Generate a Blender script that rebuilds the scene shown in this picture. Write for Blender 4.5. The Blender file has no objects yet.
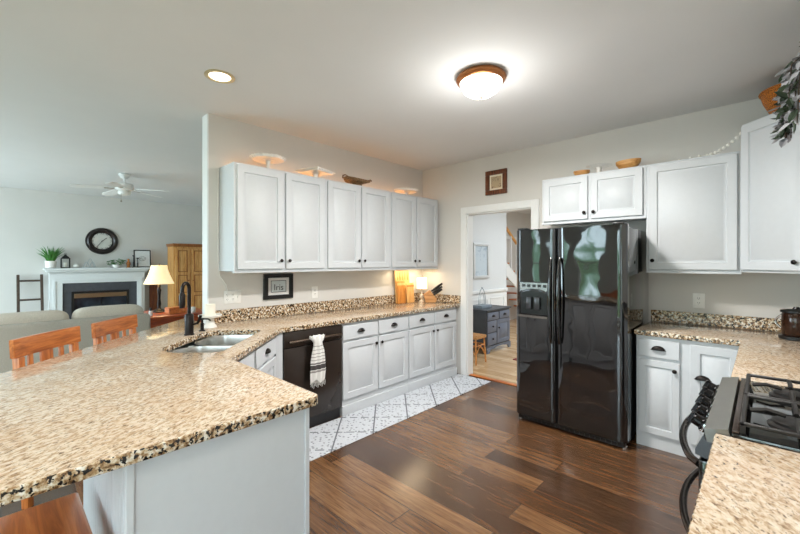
import bpy, bmesh, math, random
from mathutils import Vector, Matrix
PI = math.pi
S = bpy.context.scene
COL = S.collection
random.seed(7)

# ------------------------------------------------------------------ camera
cam = bpy.data.cameras.new('camera')
cam.sensor_width = 36.0
cam.lens = 382.573 / 800 * 36
cam.shift_y = -4.95 / 800
cam.clip_start = 0.02
camo = bpy.data.objects.new('camera', cam)
camo.location = (3.4895, -4.1459, 1.4515)
camo.rotation_euler = (PI / 2, 0, 0.75838)
COL.objects.link(camo)
S.camera = camo

# ------------------------------------------------------------------ exposure
S.view_settings.view_transform = 'Standard'
S.view_settings.look = 'None'
S.view_settings.gamma = 1
S.view_settings.use_curve_mapping = False
S.view_settings.exposure = 0.05

# ------------------------------------------------------------------ world
W = bpy.data.worlds.new('daylight')
S.world = W
W.use_nodes = True
nt = W.node_tree
nt.nodes.clear()
def wn(t, **k):
    n = nt.nodes.new(t)
    for a, v in k.items(): setattr(n, a, v)
    return n
tc = wn('ShaderNodeTexCoord')
sep = wn('ShaderNodeSeparateXYZ')
nt.links.new(tc.outputs['Generated'], sep.inputs[0])
nz = wn('ShaderNodeTexNoise')
nz.inputs['Scale'].default_value = 13; nz.inputs['Detail'].default_value = 5
nt.links.new(tc.outputs['Generated'], nz.inputs['Vector'])
ma = wn('ShaderNodeMath', operation='MULTIPLY_ADD')
nt.links.new(nz.outputs['Fac'], ma.inputs[0]); ma.inputs[1].default_value = -0.9
nt.links.new(sep.outputs['Z'], ma.inputs[2])
rp = wn('ShaderNodeValToRGB')
rp.color_ramp.interpolation = 'EASE'
e = rp.color_ramp.elements
e[0].position = 0.0; e[0].color = (.16, .2, .11, 1)
e[1].position = 1.0; e[1].color = (.74, .89, 1.0, 1)
for p, c in ((.26, (.07, .12, .07, 1)), (.36, (.14, .26, .19, 1)), (.44, (.66, .85, .92, 1))):
    q = e.new(p); q.color = c
mm = wn('ShaderNodeMath', operation='ADD'); mm.inputs[1].default_value = 0.81
nt.links.new(ma.outputs[0], mm.inputs[0])
nt.links.new(mm.outputs[0], rp.inputs[0])
bg = wn('ShaderNodeBackground'); bg.inputs['Strength'].default_value = 10.0
out = wn('ShaderNodeOutputWorld')
nt.links.new(rp.outputs[0], bg.inputs[0]); nt.links.new(bg.outputs[0], out.inputs[0])

CEIL = 2.745
def area(name, loc, rot, sx, sy, power, color, portal=False):
    l = bpy.data.lights.new(name, 'AREA')
    l.shape = 'RECTANGLE'; l.size = sx; l.size_y = sy; l.energy = power; l.color = color
    if portal: l.cycles.is_portal = True
    o = bpy.data.objects.new(name, l); o.location = loc; o.rotation_euler = rot
    COL.objects.link(o)
    return o
YS = -7.5
WINS = [(-1.24, -.54, .68, 2.2), (-.09, .87, .50, 2.35), (1.5, 3.5, .06, 2.3),
        (-5.6, -4.2, .35, 2.35), (-3.9, -2.2, .35, 2.35)]
for i, (a, b, c, d) in enumerate(WINS):      # daylight coming in at each window
    area('window_daylight', ((a+b)/2, YS - .14, (c+d)/2), (PI/2, 0, 0), b-a, d-c, 1, (1, 1, 1), True)
DAY = (.74, .89, 1.0)
WARM = (1.0, .94, .85)
EW = (-6.3, -5.1, .06, 2.3)      # opening added unseen in the right hand wall to light the left cabinets
area('east_fill_light', (3.93, -5.7, 1.2), (PI/2, 0, PI/2), 1.1, 2.2, 10, DAY)  # added lamp inside the made-up opening, brightens cabinets and end panel
area('living_daylight', (-3.8, YS + .1, 1.4), (PI/2, 0, 0), 3.4, 2.0, 170, (.68, .86, 1.0))
area('hall_fill_light', (1.7, 3.1, 2.65), (0, 0, 0), 1.6, 3.6, 95, (.84, .93, 1.0))  # added panel under the hall ceiling, brightens a hall without windows
# unseen fill lights added at the ceiling to brighten the kitchen, no fittings
for x, y in ((3.3, -3.5), (3.0, -4.6), (2.6, -5.6), (.6, -5.0)):
    area('ceiling_fill_light', (x, y, CEIL - .02), (0, 0, 0), .16, .16, 9, WARM)

# ------------------------------------------------------------------ materials
MATS = {}
def hexc(r, g, b):
    f = lambda c: ((c/255)/12.92 if c/255 <= .04045 else ((c/255+.055)/1.055)**2.4)
    return (f(r), f(g), f(b), 1)
class NT:
    def __init__(s, name):
        s.m = bpy.data.materials.new(name); s.m.use_nodes = True
        s.t = s.m.node_tree; s.t.nodes.clear()
        s.o = s.n('ShaderNodeOutputMaterial'); s.b = s.n('ShaderNodeBsdfPrincipled')
        s.l(s.b.outputs[0], s.o.inputs[0])
    def n(s, t, **k):
        x = s.t.nodes.new(t)
        for a, v in k.items(): setattr(x, a, v)
        return x
    def l(s, a, b): s.t.links.new(a, b)
    def val(s, node, **k):
        for a, v in k.items(): node.inputs[a.replace('_', ' ')].default_value = v
        return node
    def coord(s, scale=(1, 1, 1), rot=(0, 0, 0), kind='Object'):
        t = s.n('ShaderNodeTexCoord'); m = s.n('ShaderNodeMapping')
        m.inputs['Scale'].default_value = scale; m.inputs['Rotation'].default_value = rot
        s.l(t.outputs[kind], m.inputs[0]); return m.outputs[0]
    def noise(s, vec, scale, detail=2, rough=.5, dist=0):
        x = s.n('ShaderNodeTexNoise'); s.l(vec, x.inputs['Vector'])
        x.inputs['Scale'].default_value = scale; x.inputs['Detail'].default_value = detail
        x.inputs['Roughness'].default_value = rough; x.inputs['Distortion'].default_value = dist
        return x.outputs['Fac']
    def ramp(s, fac, stops):
        r = s.n('ShaderNodeValToRGB'); s.l(fac, r.inputs[0]); e = r.color_ramp.elements
        while len(e) < len(stops): e.new(.5)
        for q, (p, c) in zip(e, stops): q.position = p; q.color = c
        return r.outputs[0]
    def mix(s, fac, a, b, mode='MIX'):
        x = s.n('ShaderNodeMix', data_type='RGBA', blend_type=mode)
        if isinstance(fac, (int, float)): x.inputs[0].default_value = fac
        else: s.l(fac, x.inputs[0])
        for v, i in ((a, 6), (b, 7)):
            if isinstance(v, tuple): x.inputs[i].default_value = v
            else: s.l(v, x.inputs[i])
        return x.outputs[2]
    def bump(s, h, strength=.1, dist=.01):
        x = s.n('ShaderNodeBump'); x.inputs['Strength'].default_value = strength
        x.inputs['Distance'].default_value = dist
        s.l(h, x.inputs['Height']); s.l(x.outputs[0], s.b.inputs['Normal'])
    def base(s, c):
        if isinstance(c, tuple): s.b.inputs['Base Color'].default_value = c
        else: s.l(c, s.b.inputs['Base Color'])

def paint(name, rgb, rough=.5, metal=0, spec=.5, var=.04, nscale=30, emit=0, ecol=None, coat=0, bump=0):
    if name in MATS: return MATS[name]
    k = NT(name); c = hexc(*rgb)
    v = k.coord()
    f = k.noise(v, nscale, 3)
    d = tuple(max(0, x*(1-var)) for x in c[:3]) + (1,)
    l = tuple(min(1, x*(1+var)) for x in c[:3]) + (1,)
    k.base(k.ramp(f, [(.3, d), (.7, l)]))
    k.val(k.b, Roughness=rough, Metallic=metal)
    k.b.inputs['Specular IOR Level'].default_value = spec
    if coat: k.b.inputs['Coat Weight'].default_value = coat
    if emit:
        k.b.inputs['Emission Color'].default_value = hexc(*(ecol or rgb)); k.b.inputs['Emission Strength'].default_value = emit
    if bump: k.bump(k.noise(v, nscale*4, 2), bump)
    MATS[name] = k.m
    return k.m

def granite(name, edge=False):
    k = NT(name)
    v2 = k.coord()
    m0 = k.coord((1, 1, 1), (0, 0, math.radians(-122)))
    mp = k.n('ShaderNodeMapping'); mp.inputs['Scale'].default_value = (1, 2.0, 1.4); k.l(m0, mp.inputs[0]); v = mp.outputs[0]
    big = k.noise(v2, 6, 3, .6)
    if edge:  # same stone as the top; its lack of glare is put into darker colours
        blot = k.noise(v2, 52, 3, .6, .3)
        fine = k.noise(v2, 75, 2, .55, .3)
        base = k.ramp(blot, [(.36, hexc(92, 66, 42)), (.46, hexc(168, 134, 96)), (.53, hexc(206, 186, 156)), (.62, hexc(232, 226, 214))])
        dark = k.ramp(fine, [(.42, (1, 1, 1, 1)), (.46, (0, 0, 0, 1))])
        c = k.mix(dark, base, hexc(30, 25, 22))
    else:
        blot = k.noise(v, 40, 4, .62, .5)
        base = k.ramp(blot, [(.34, hexc(150, 122, 94)), (.43, hexc(190, 165, 137)), (.52, hexc(215, 197, 174)), (.70, hexc(230, 219, 203))])
        base = k.mix(k.ramp(big, [(.40, (0, 0, 0, 1)), (.72, (.5, .5, .5, 1))]), base, hexc(196, 160, 122))
        d1 = k.ramp(k.noise(v, 60, 3, .6, .6), [(.34, (.8, .8, .8, 1)), (.42, (0, 0, 0, 1))])
        c = k.mix(d1, base, hexc(112, 88, 68))
        d2 = k.ramp(k.noise(v, 50, 2, .6, .8), [(.30, (.9, .9, .9, 1)), (.355, (0, 0, 0, 1))])
        c = k.mix(d2, c, hexc(66, 50, 40))
    k.base(c)
    k.val(k.b, Roughness=.09 if not edge else .18)
    k.b.inputs['Specular IOR Level'].default_value = .5
    MATS[name] = k.m
    return k.m

def wood(name, dark, mid, light, axis='X', scale=1, rough=.35, coat=0.0):
    if name in MATS: return MATS[name]
    k = NT(name)
    sc = {'X': (1.2, 16, 16), 'Y': (16, 1.2, 16), 'Z': (16, 16, 1.2)}[axis]
    v = k.coord(tuple(x*scale for x in sc))
    f = k.noise(v, 2.2, 5, .6, .8)
    g = k.noise(v, 9, 3, .6)
    c = k.ramp(f, [(.3, hexc(*dark)), (.5, hexc(*mid)), (.72, hexc(*light))])
    c = k.mix(k.ramp(g, [(.3, (.35, .35, .35, 1)), (.5, (0, 0, 0, 1))]), c, hexc(*dark))
    k.base(c); k.val(k.b, Roughness=rough)
    k.b.inputs['Coat Weight'].default_value = coat
    MATS[name] = k.m
    return k.m

def plank_floor(name, c_dark, c_mid, c_light, width, length, rough, gap=.002, gap_col=(30, 20, 15)):
    k = NT(name)
    v = k.coord()
    br = k.n('ShaderNodeTexBrick')
    br.offset = .37; br.offset_frequency = 2; br.squash = 1
    k.l(v, br.inputs['Vector'])
    k.val(br, Scale=1.0, Mortar_Size=gap, Mortar_Smooth=.1, Bias=0, Brick_Width=length, Row_Height=width)
    br.inputs['Color1'].default_value = (0, 0, 0, 1); br.inputs['Color2'].default_value = (1, 1, 1, 1)
    br.inputs['Mortar'].default_value = (.5, .5, .5, 1)
    tint = k.n('ShaderNodeRGBToBW'); k.l(br.outputs['Color'], tint.inputs[0])
    # grain shifts from plank to plank
    off = k.n('ShaderNodeCombineXYZ'); k.l(tint.outputs[0], off.inputs[2])
    mul = k.n('ShaderNodeVectorMath', operation='SCALE'); mul.inputs['Scale'].default_value = 37.0
    k.l(off.outputs[0], mul.inputs[0])
    add = k.n('ShaderNodeVectorMath', operation='ADD'); k.l(v, add.inputs[0]); k.l(mul.outputs[0], add.inputs[1])
    mp = k.n('ShaderNodeMapping'); mp.inputs['Scale'].default_value = (1.1, 13, 1); k.l(add.outputs[0], mp.inputs[0])
    grain = k.noise(mp.outputs[0], 2.4, 6, .62, 1.1)
    mp2 = k.n('ShaderNodeMapping'); mp2.inputs['Scale'].default_value = (3, 70, 1); k.l(add.outputs[0], mp2.inputs[0])
    fineg = k.noise(mp2.outputs[0], 2.0, 3, .6, .3)
    sm = k.n('ShaderNodeMath', operation='MULTIPLY_ADD'); k.l(tint.outputs[0], sm.inputs[0]); sm.inputs[1].default_value = .42
    gs = k.n('ShaderNodeMath', operation='MULTIPLY_ADD'); k.l(grain, gs.inputs[0]); gs.inputs[1].default_value = .95; gs.inputs[2].default_value = -.17
    k.l(gs.outputs[0], sm.inputs[2])
    c = k.ramp(sm.outputs[0], [(.2, hexc(*c_dark)), (.5, hexc(*c_mid)), (.85, hexc(*c_light))])
    c = k.mix(k.ramp(fineg, [(.32, (.55, .55, .55, 1)), (.52, (0, 0, 0, 1))]), c, hexc(*c_dark))
    c = k.mix(br.outputs['Fac'], c, hexc(*gap_col))
    k.base(c); k.val(k.b, Roughness=rough)
    k.b.inputs['Specular IOR Level'].default_value = .8
    k.b.inputs['Coat Weight'].default_value = .35; k.b.inputs['Coat Roughness'].default_value = .2
    MATS[name] = k.m
    return k.m

def rug_mat():
    k = NT('woven_runner')
    v = k.coord((1, 1, 1), (0, 0, PI/4))
    sp = k.n('ShaderNodeSeparateXYZ'); k.l(v, sp.inputs[0])
    P = .305
    fac = None
    def line(sock, w, per=P, ofs=0.0):
        a = k.n('ShaderNodeMath', operation='ADD'); k.l(sock, a.inputs[0]); a.inputs[1].default_value = 50*per + ofs
        m = k.n('ShaderNodeMath', operation='MODULO'); k.l(a.outputs[0], m.inputs[0]); m.inputs[1].default_value = per
        d = k.n('ShaderNodeMath', operation='LESS_THAN'); k.l(m.outputs[0], d.inputs[0]); d.inputs[1].default_value = w
        return d.outputs[0]
    def mx(a, b, op='MAXIMUM'):
        m = k.n('ShaderNodeMath', operation=op); k.l(a, m.inputs[0])
        if isinstance(b, float): m.inputs[1].default_value = b
        else: k.l(b, m.inputs[1])
        return m.outputs[0]
    L1 = line(sp.outputs[1], .013); L2 = line(sp.outputs[0], .016)
    dash = line(sp.outputs[1], .07, P/3, .02)
    L2 = mx(L2, dash, 'MULTIPLY')
    lat = mx(L1, L2)
    vo = k.n('ShaderNodeTexVoronoi'); k.l(k.coord((1, 1, 1), (0, 0, PI/4)), vo.inputs['Vector']); vo.inputs['Scale'].default_value = 27; vo.inputs['Randomness'].default_value = .75
    dots = k.n('ShaderNodeMath', operation='LESS_THAN'); k.l(vo.outputs['Distance'], dots.inputs[0]); dots.inputs[1].default_value = .27
    f = mx(mx(lat, .85, 'MULTIPLY'), mx(dots.outputs[0], .62, 'MULTIPLY'))
    w = k.noise(k.coord((40, 220, 1)), 1, 2)
    b = k.ramp(w, [(.3, hexc(186, 190, 196)), (.7, hexc(208, 211, 216))])
    k.base(k.mix(f, b, hexc(84, 86, 92)))
    k.val(k.b, Roughness=.95); k.b.inputs['Specular IOR Level'].default_value = .1
    k.bump(w, .3, .003)
    return k.m

def wicker(name, a, b):
    k = NT(name)
    wv = k.n('ShaderNodeTexWave', wave_type='BANDS', bands_direction='Z'); k.l(k.coord(), wv.inputs['Vector'])
    wv.inputs['Scale'].default_value = 30; wv.inputs['Distortion'].default_value = 9; wv.inputs['Detail'].default_value = 3; wv.inputs['Detail Scale'].default_value = 5
    k.base(k.ramp(wv.outputs['Fac'], [(.2, hexc(*a)), (.7, hexc(*b))])); k.val(k.b, Roughness=.55)
    k.bump(wv.outputs['Fac'], .6, .01)
    return k.m

def towel_mat():
    k = NT('towel_cloth')
    sp = k.n('ShaderNodeSeparateXYZ'); k.l(k.coord(), sp.inputs[0])
    # bands down the towel (local z, 0 at the bottom hem)
    w = k.n('ShaderNodeMapRange'); k.l(sp.outputs[2], w.inputs[0]); w.inputs[1].default_value = 0; w.inputs[2].default_value = .396
    r = k.n('ShaderNodeValToRGB'); k.l(w.outputs[0], r.inputs[0]); r.color_ramp.interpolation = 'CONSTANT'
    W_, D_, G_ = hexc(226, 224, 220), hexc(70, 66, 66), hexc(150, 146, 142)
    stops = [(0, W_), (.16, W_), (.20, G_), (.24, W_), (.26, D_), (.36, W_), (.38, D_), (.41, W_), (.46, G_), (.475, W_), (.53, G_), (.545, W_), (.60, G_), (.615, W_), (.68, G_), (.695, W_), (.76, G_), (.775, W_)]
    e = r.color_ramp.elements
    while len(e) < len(stops): e.new(.9)
    for q, (p, c) in zip(e, stops): q.position = p; q.color = c
    k.base(r.outputs[0]); k.val(k.b, Roughness=.9)
    return k.m

def glass_mat(name, rough=.02, tint=(1, 1, 1, 1), refl=.12):
    k = NT(name)
    tr = k.n('ShaderNodeBsdfTransparent'); tr.inputs[0].default_value = tint
    gl = k.n('ShaderNodeBsdfGlossy'); gl.inputs['Roughness'].default_value = rough
    mx = k.n('ShaderNodeMixShader'); mx.inputs[0].default_value = refl; k.l(tr.outputs[0], mx.inputs[1]); k.l(gl.outputs[0], mx.inputs[2])
    k.t.nodes.remove(k.b); k.l(mx.outputs[0], k.o.inputs[0])
    return k.m

def art_mat(name, bgc, ink, scale=14):
    k = NT(name)
    v = k.coord()
    f = k.noise(v, scale, 4, .6, 1.5)
    k.base(k.ramp(f, [(.36, hexc(*ink)), (.43, hexc(*bgc))])); k.val(k.b, Roughness=.4)
    return k.m

GR = granite('granite_top'); GRE = granite('granite_edge', True)
WALL = paint('warm_grey_wall_paint', (213, 210, 205), .75, var=.015, nscale=3)
CEILM = paint('ceiling_paint', (221, 222, 222), .8, var=.01, nscale=3)
TRIM = paint('white_trim_paint', (232, 233, 232), .4, var=.01)
CAB = paint('white_cabinet_paint', (204, 207, 210), .5, var=.012)
CABIN = paint('cabinet_inside', (170, 160, 148), .6)
BRONZE = paint('dark_bronze', (38, 32, 30), .32, .7)
BLACK = paint('black_satin', (22, 21, 21), .35)
BLKGLOSS = paint('black_gloss_appliance', (9, 8, 8), .06, spec=.6, coat=.6, var=.02)
def ripple():
    m = paint('black_ripple_appliance', (9, 8, 9), .05, spec=.7, coat=.8, var=.02)
    k = m.node_tree; n = k.nodes.new('ShaderNodeTexNoise'); n.inputs['Scale'].default_value = 4.5; n.inputs['Detail'].default_value = 1
    t = k.nodes.new('ShaderNodeTexCoord'); bp = k.nodes.new('ShaderNodeBump'); bp.inputs['Strength'].default_value = .35; bp.inputs['Distance'].default_value = .012
    k.links.new(t.outputs['Object'], n.inputs['Vector']); k.links.new(n.outputs['Fac'], bp.inputs['Height'])
    pb = next(x for x in k.nodes if x.type == 'BSDF_PRINCIPLED'); k.links.new(bp.outputs[0], pb.inputs['Normal']); k.links.new(bp.outputs[0], pb.inputs['Coat Normal'])
    return m
FRD = ripple()
DWM = paint('dark_brown_appliance', (46, 38, 33), .26, var=.05)
CHROME = paint('chrome', (205, 205, 205), .14, 1)
STEEL = paint('brushed_steel', (196, 194, 190), .28, 1, var=.08)
IRON = paint('cast_iron', (36, 32, 30), .45, .2)
WHITE = paint('white_ceramic', (240, 236, 230), .25)
PLASTIC = paint('white_plastic', (236, 235, 231), .35)
FLOOR = plank_floor('dark_walnut_planks', (50, 30, 17), (98, 65, 39), (146, 108, 72), .165, 1.22, .24)
OAKF = plank_floor('light_oak_floor', (178, 142, 100), (212, 180, 138), (232, 206, 168), .08, 1.1, .25, .0012, (150, 115, 80))
CARPET = paint('beige_carpet', (186, 176, 160), .95, var=.1, nscale=90, bump=.3)
STOOLW = wood('orange_oak', (156, 78, 30), (204, 116, 54), (228, 150, 84), 'X', 1, .28, .3)
STOOLZ = wood('orange_oak_upright', (156, 78, 30), (204, 116, 54), (228, 150, 84), 'Z', 1, .28, .3)
PINE = wood('knotty_pine', (170, 108, 50), (214, 156, 88), (232, 184, 118), 'Z', 1, .4, .1)
PINED = wood('pine_dark_moulding', (128, 72, 30), (158, 96, 44), (186, 122, 62), 'Z', 1, .4)
CHERRY = wood('cherry_table', (120, 44, 18), (172, 72, 28), (206, 104, 46), 'Y', 1, .3, .2)
BAMBOO = wood('bamboo', (196, 140, 72), (222, 172, 104), (236, 196, 136), 'Z', 2, .4)
BAMBOOD = wood('bamboo_dark', (160, 96, 36), (196, 130, 58), (214, 152, 80), 'Z', 2, .4)
FRAMEW = wood('walnut_frame', (58, 28, 16), (98, 50, 26), (140, 82, 44), 'Z', 2, .35)
DARKW = wood('dark_wood', (50, 38, 30), (74, 58, 46), (98, 80, 66), 'Z', 2, .5)
LINEN = paint('beige_linen', (210, 200, 186), .95, var=.10, nscale=120, bump=.25)
GREYF = paint('grey_sofa_weave', (178, 172, 161), .95, var=.16, nscale=150, bump=.25)
GREEN = paint('leaf_green', (62, 122, 42), .5, var=.35, nscale=20)
DGREEN = paint('dark_leaf', (52, 66, 46), .5, var=.4, nscale=15)
GLEAF = paint('silver_leaf', (166, 164, 168), .5, var=.3, nscale=15)
SLATE = paint('charcoal_slate', (72, 74, 80), .35, var=.15, nscale=12)
GLASS = glass_mat('clear_glass')
NAVY = paint('blue_grey_paint', (104, 112, 128), .45, var=.08, nscale=10)
NAVY_SHADE = paint('shaded_blue_grey_paint', (62, 66, 72), .5, var=.08, nscale=10)  # darker copy of the blue grey, shade put into the sideboard carcass

# ------------------------------------------------------------------ mesh helpers
class B:
    def __init__(s): s.bm = bmesh.new()
    def _xf(s, vs, M):
        if M is not None: bmesh.ops.transform(s.bm, matrix=M, verts=vs)
    def box(s, x0, y0, z0, x1, y1, z1, bev=0, seg=2, M=None):
        r = bmesh.ops.create_cube(s.bm, size=1)
        vs = r['verts']
        for v in vs:
            v.co = Vector((x0 if v.co.x < 0 else x1, y0 if v.co.y < 0 else y1, z0 if v.co.z < 0 else z1))
        if bev:
            es = list({e for v in vs for e in v.link_edges})
            r2 = bmesh.ops.bevel(s.bm, geom=es, offset=bev, segments=seg, affect='EDGES', profile=.5)
            vs = list({v for f in r2['faces'] for v in f.verts} | {v for v in vs if v.is_valid})
        s._xf(vs, M); return s
    def ring(s, pts):
        return [s.bm.verts.new(p) for p in pts]
    def bridge(s, a, b, closed=True):
        n = len(a)
        for i in range(n if closed else n-1):
            j = (i+1) % n
            try: s.bm.faces.new((a[i], a[j], b[j], b[i]))
            except ValueError: pass
    def prism(s, pts, z0, z1, bev=0, M=None):
        lo = s.ring([(x, y, z0) for x, y in pts]); hi = s.ring([(x, y, z1) for x, y in pts])
        s.bridge(lo, hi)
        s.bm.faces.new(lo[::-1]); s.bm.faces.new(hi)
        vs = lo + hi
        if bev:
            es = list({e for v in vs for e in v.link_edges})
            r2 = bmesh.ops.bevel(s.bm, geom=es, offset=bev, segments=2, affect='EDGES')
            vs = list({v for f in r2['faces'] for v in f.verts} | {v for v in vs if v.is_valid})
        s._xf(vs, M); return s
    def lathe(s, prof, c=(0, 0, 0), n=24, M=None, closed=False):
        rings = []; vs = []
        for r, z in prof:
            if r < 1e-5: v = s.bm.verts.new((c[0], c[1], c[2]+z)); rings.append([v]); vs.append(v)
            else:
                q = s.ring([(c[0]+r*math.cos(2*PI*i/n), c[1]+r*math.sin(2*PI*i/n), c[2]+z) for i in range(n)])
                rings.append(q); vs += q
        for a, b in zip(rings, rings[1:]):
            if len(a) == 1 and len(b) == 1: continue
            if len(a) == 1:
                for i in range(n): s.bm.faces.new((a[0], b[(i+1) % n], b[i]))
            elif len(b) == 1:
                for i in range(n): s.bm.faces.new((a[i], a[(i+1) % n], b[0]))
            else: s.bridge(a, b)
        if closed: s.bridge(rings[-1], rings[0])
        else:
            if len(rings[0]) > 1: s.bm.faces.new(rings[0][::-1])
            if len(rings[-1]) > 1: s.bm.faces.new(rings[-1])
        s._xf(vs, M); return s
    def tube(s, path, r, n=8, cap=True):
        path = [Vector(p) for p in path]; rings = []
        rr = r if isinstance(r, (list, tuple)) else [r]*len(path)
        up = Vector((0, 0, 1))
        d0 = (path[1]-path[0]).normalized()
        if abs(d0.z) > .95: up = Vector((1, 0, 0))
        for i, p in enumerate(path):
            a = path[max(0, i-1)]; b = path[min(len(path)-1, i+1)]
            d = (b-a).normalized()
            x = d.cross(up)
            if x.length < 1e-4: x = d.cross(Vector((0, 1, 0)))
            x.normalize(); y = x.cross(d).normalized(); up = y
            rings.append(s.ring([p + x*rr[i]*math.cos(2*PI*k/n) + y*rr[i]*math.sin(2*PI*k/n) for k in range(n)]))
        for a, b in zip(rings, rings[1:]): s.bridge(a, b)
        if cap: s.bm.faces.new(rings[0][::-1]); s.bm.faces.new(rings[-1])
        return s
    def sphere(s, c, rx, ry=None, rz=None, u=12, v=8, M=None):
        r = bmesh.ops.create_uvsphere(s.bm, u_segments=u, v_segments=v, radius=1)
        for q in r['verts']: q.co = Vector((c[0]+q.co.x*rx, c[1]+q.co.y*(ry or rx), c[2]+q.co.z*(rz or rx)))
        s._xf(r['verts'], M); return s
    def quad(s, pts): s.bm.faces.new(s.ring(pts)); return s
    def panel(s, w, h, t, frame=.055, depth=.012, M=None, raised=True):
        # slab lying x 0..w, z 0..h, front face at y=-t, back at y=0, raised centre panel
        vs0 = set(s.bm.verts)
        r = bmesh.ops.create_cube(s.bm, size=1)
        for v in r['verts']:
            v.co = Vector((0 if v.co.x < 0 else w, -t if v.co.y < 0 else 0, 0 if v.co.z < 0 else h))
        bmesh.ops.bevel(s.bm, geom=list({e for v in r['verts'] for e in v.link_edges}), offset=.003, segments=1, affect='EDGES')
        new = [v for v in s.bm.verts if v not in vs0]
        fs = [f for f in {f for v in new for f in v.link_faces} if f.normal.y < -.9 or all(abs(v.co.y+t) < 1e-5 for v in f.verts)]
        f = max(fs, key=lambda q: q.calc_area())
        if raised:
            def ins(d, dy):
                bmesh.ops.inset_region(s.bm, faces=[f], thickness=d, use_even_offset=True)
                for v in f.verts: v.co.y += dy
            ins(frame, 0); ins(.005, depth); ins(.008, 0); ins(.014, -depth*.9)
        new = [v for v in s.bm.verts if v not in vs0]
        s._xf(new, M); return s
    def obj(s, name, mat, parent=None, loc=(0, 0, 0), rot=(0, 0, 0), smooth=40):
        bmesh.ops.recalc_face_normals(s.bm, faces=s.bm.faces)
        me = bpy.data.meshes.new(name); s.bm.to_mesh(me); s.bm.free()
        for m in (mat if isinstance(mat, (list, tuple)) else [mat]): me.materials.append(m)
        if smooth:
            me.polygons.foreach_set('use_smooth', [True]*len(me.polygons))
            me.set_sharp_from_angle(angle=math.radians(smooth))
        o = bpy.data.objects.new(name, me); o.location = loc; o.rotation_euler = rot
        if parent: o.parent = parent
        COL.objects.link(o); return o

def Rz(a, loc=(0, 0, 0)): return Matrix.Translation(loc) @ Matrix.Rotation(a, 4, 'Z')
def thing(name, label, cat, loc=(0, 0, 0), rotz=0, group=None):
    o = bpy.data.objects.new(name, None); o.empty_display_size = .05
    o.location = loc; o.rotation_euler = (0, 0, rotz); COL.objects.link(o)
    return tag(o, label, cat, group)
def tag(o, label, cat, group=None):
    o['label'] = label; o['category'] = cat
    if group: o['group'] = group
    return o
def struct(o): o['kind'] = 'structure'; return o
def stuff(o): o['kind'] = 'stuff'; return o
def text_bm(txt, size, depth=.0006):
    cu = bpy.data.curves.new('t', 'FONT'); cu.body = txt; cu.size = size; cu.extrude = depth
    cu.align_x = 'CENTER'; cu.align_y = 'CENTER'
    o = bpy.data.objects.new('t', cu); COL.objects.link(o)
    dg = bpy.context.evaluated_depsgraph_get()
    me = bpy.data.meshes.new_from_object(o.evaluated_get(dg))
    bpy.data.objects.remove(o)
    return me
def add_mesh(b, me, M):
    vs0 = set(b.bm.verts); b.bm.from_mesh(me)
    bmesh.ops.transform(b.bm, matrix=M, verts=[v for v in b.bm.verts if v not in vs0])
def slab_with_holes(outer, holes, z0, z1, bev=.006):
    cu = bpy.data.curves.new('s', 'CURVE'); cu.dimensions = '2D'; cu.fill_mode = 'BOTH'
    cu.extrude = (z1-z0)/2 - bev; cu.bevel_depth = bev; cu.bevel_resolution = 2; cu.offset = -bev
    for poly in [outer]+holes:
        sp = cu.splines.new('POLY'); sp.points.add(len(poly)-1); sp.use_cyclic_u = True
        for p, q in zip(sp.points, poly): p.co = (q[0], q[1], 0, 1)
    o = bpy.data.objects.new('s', cu); COL.objects.link(o)
    dg = bpy.context.evaluated_depsgraph_get()
    me = bpy.data.meshes.new_from_object(o.evaluated_get(dg))
    bpy.data.objects.remove(o)
    b = B(); add_mesh(b, me, Matrix.Translation((0, 0, (z0+z1)/2)))
    bmesh.ops.remove_doubles(b.bm, verts=b.bm.verts, dist=1e-5)
    bmesh.ops.recalc_face_normals(b.bm, faces=b.bm.faces)
    for f in b.bm.faces: f.material_index = 0 if abs(f.normal.z) > .8 else 1
    return b

# ================================================================== STRUCTURE
X0, X1 = -6.0, 4.03
YW = -2.875
b = B(); b.box(-.12, YS-.12, -.1, X1+.12, .06, 0)
struct(b.obj('floor', FLOOR, smooth=0))
b = B(); b.box(X0-.12, YS-.12, -.1, -.121, 0, -.001)
struct(b.obj('floor_living', CARPET, smooth=0))
b = B(); b.box(-1.2, .061, -.1, 3.2, 6.2, 0)
struct(b.obj('floor_hall', OAKF, smooth=0))
b = B(); b.box(X0-.12, YS-.12, CEIL, X1+.12, .12, CEIL+.1)
struct(b.obj('ceiling', CEILM, smooth=0))
b = B(); b.box(-1.2, .121, CEIL, 3.2, 6.2, CEIL+.1)
struct(b.obj('ceiling_hall', CEILM, smooth=0))
b = B(); b.box(-.12, YW, 0, 0, 0, CEIL)
struct(b.obj('wall_left', WALL, smooth=0))
DX0, DX1, DH = .743, 1.607, 2.067
b = B()
b.box(-.12, .001, 0, DX0, .12, CEIL); b.box(DX1, .001, 0, X1+.12, .12, CEIL); b.box(DX0, .001, DH, DX1, .12, CEIL)
struct(b.obj('wall_back', WALL, smooth=0))
b = B(); b.box(X1, YS, 0, X1+.12, EW[0], CEIL); b.box(X1, EW[1], 0, X1+.12, 0, CEIL); b.box(X1, EW[0], EW[3], X1+.12, EW[1], CEIL); b.box(X1, EW[0], 0, X1+.12, EW[1], EW[2])
struct(b.obj('wall_right', WALL, smooth=0))
b = B(); b.box(X0-.12, YS-.12, 0, X0, .12, CEIL)
struct(b.obj('wall_fireplace', WALL, smooth=0))
b = B(); b.box(X0, .001, 0, -.121, .12, CEIL)
struct(b.obj('wall_living', WALL, smooth=0))
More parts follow.
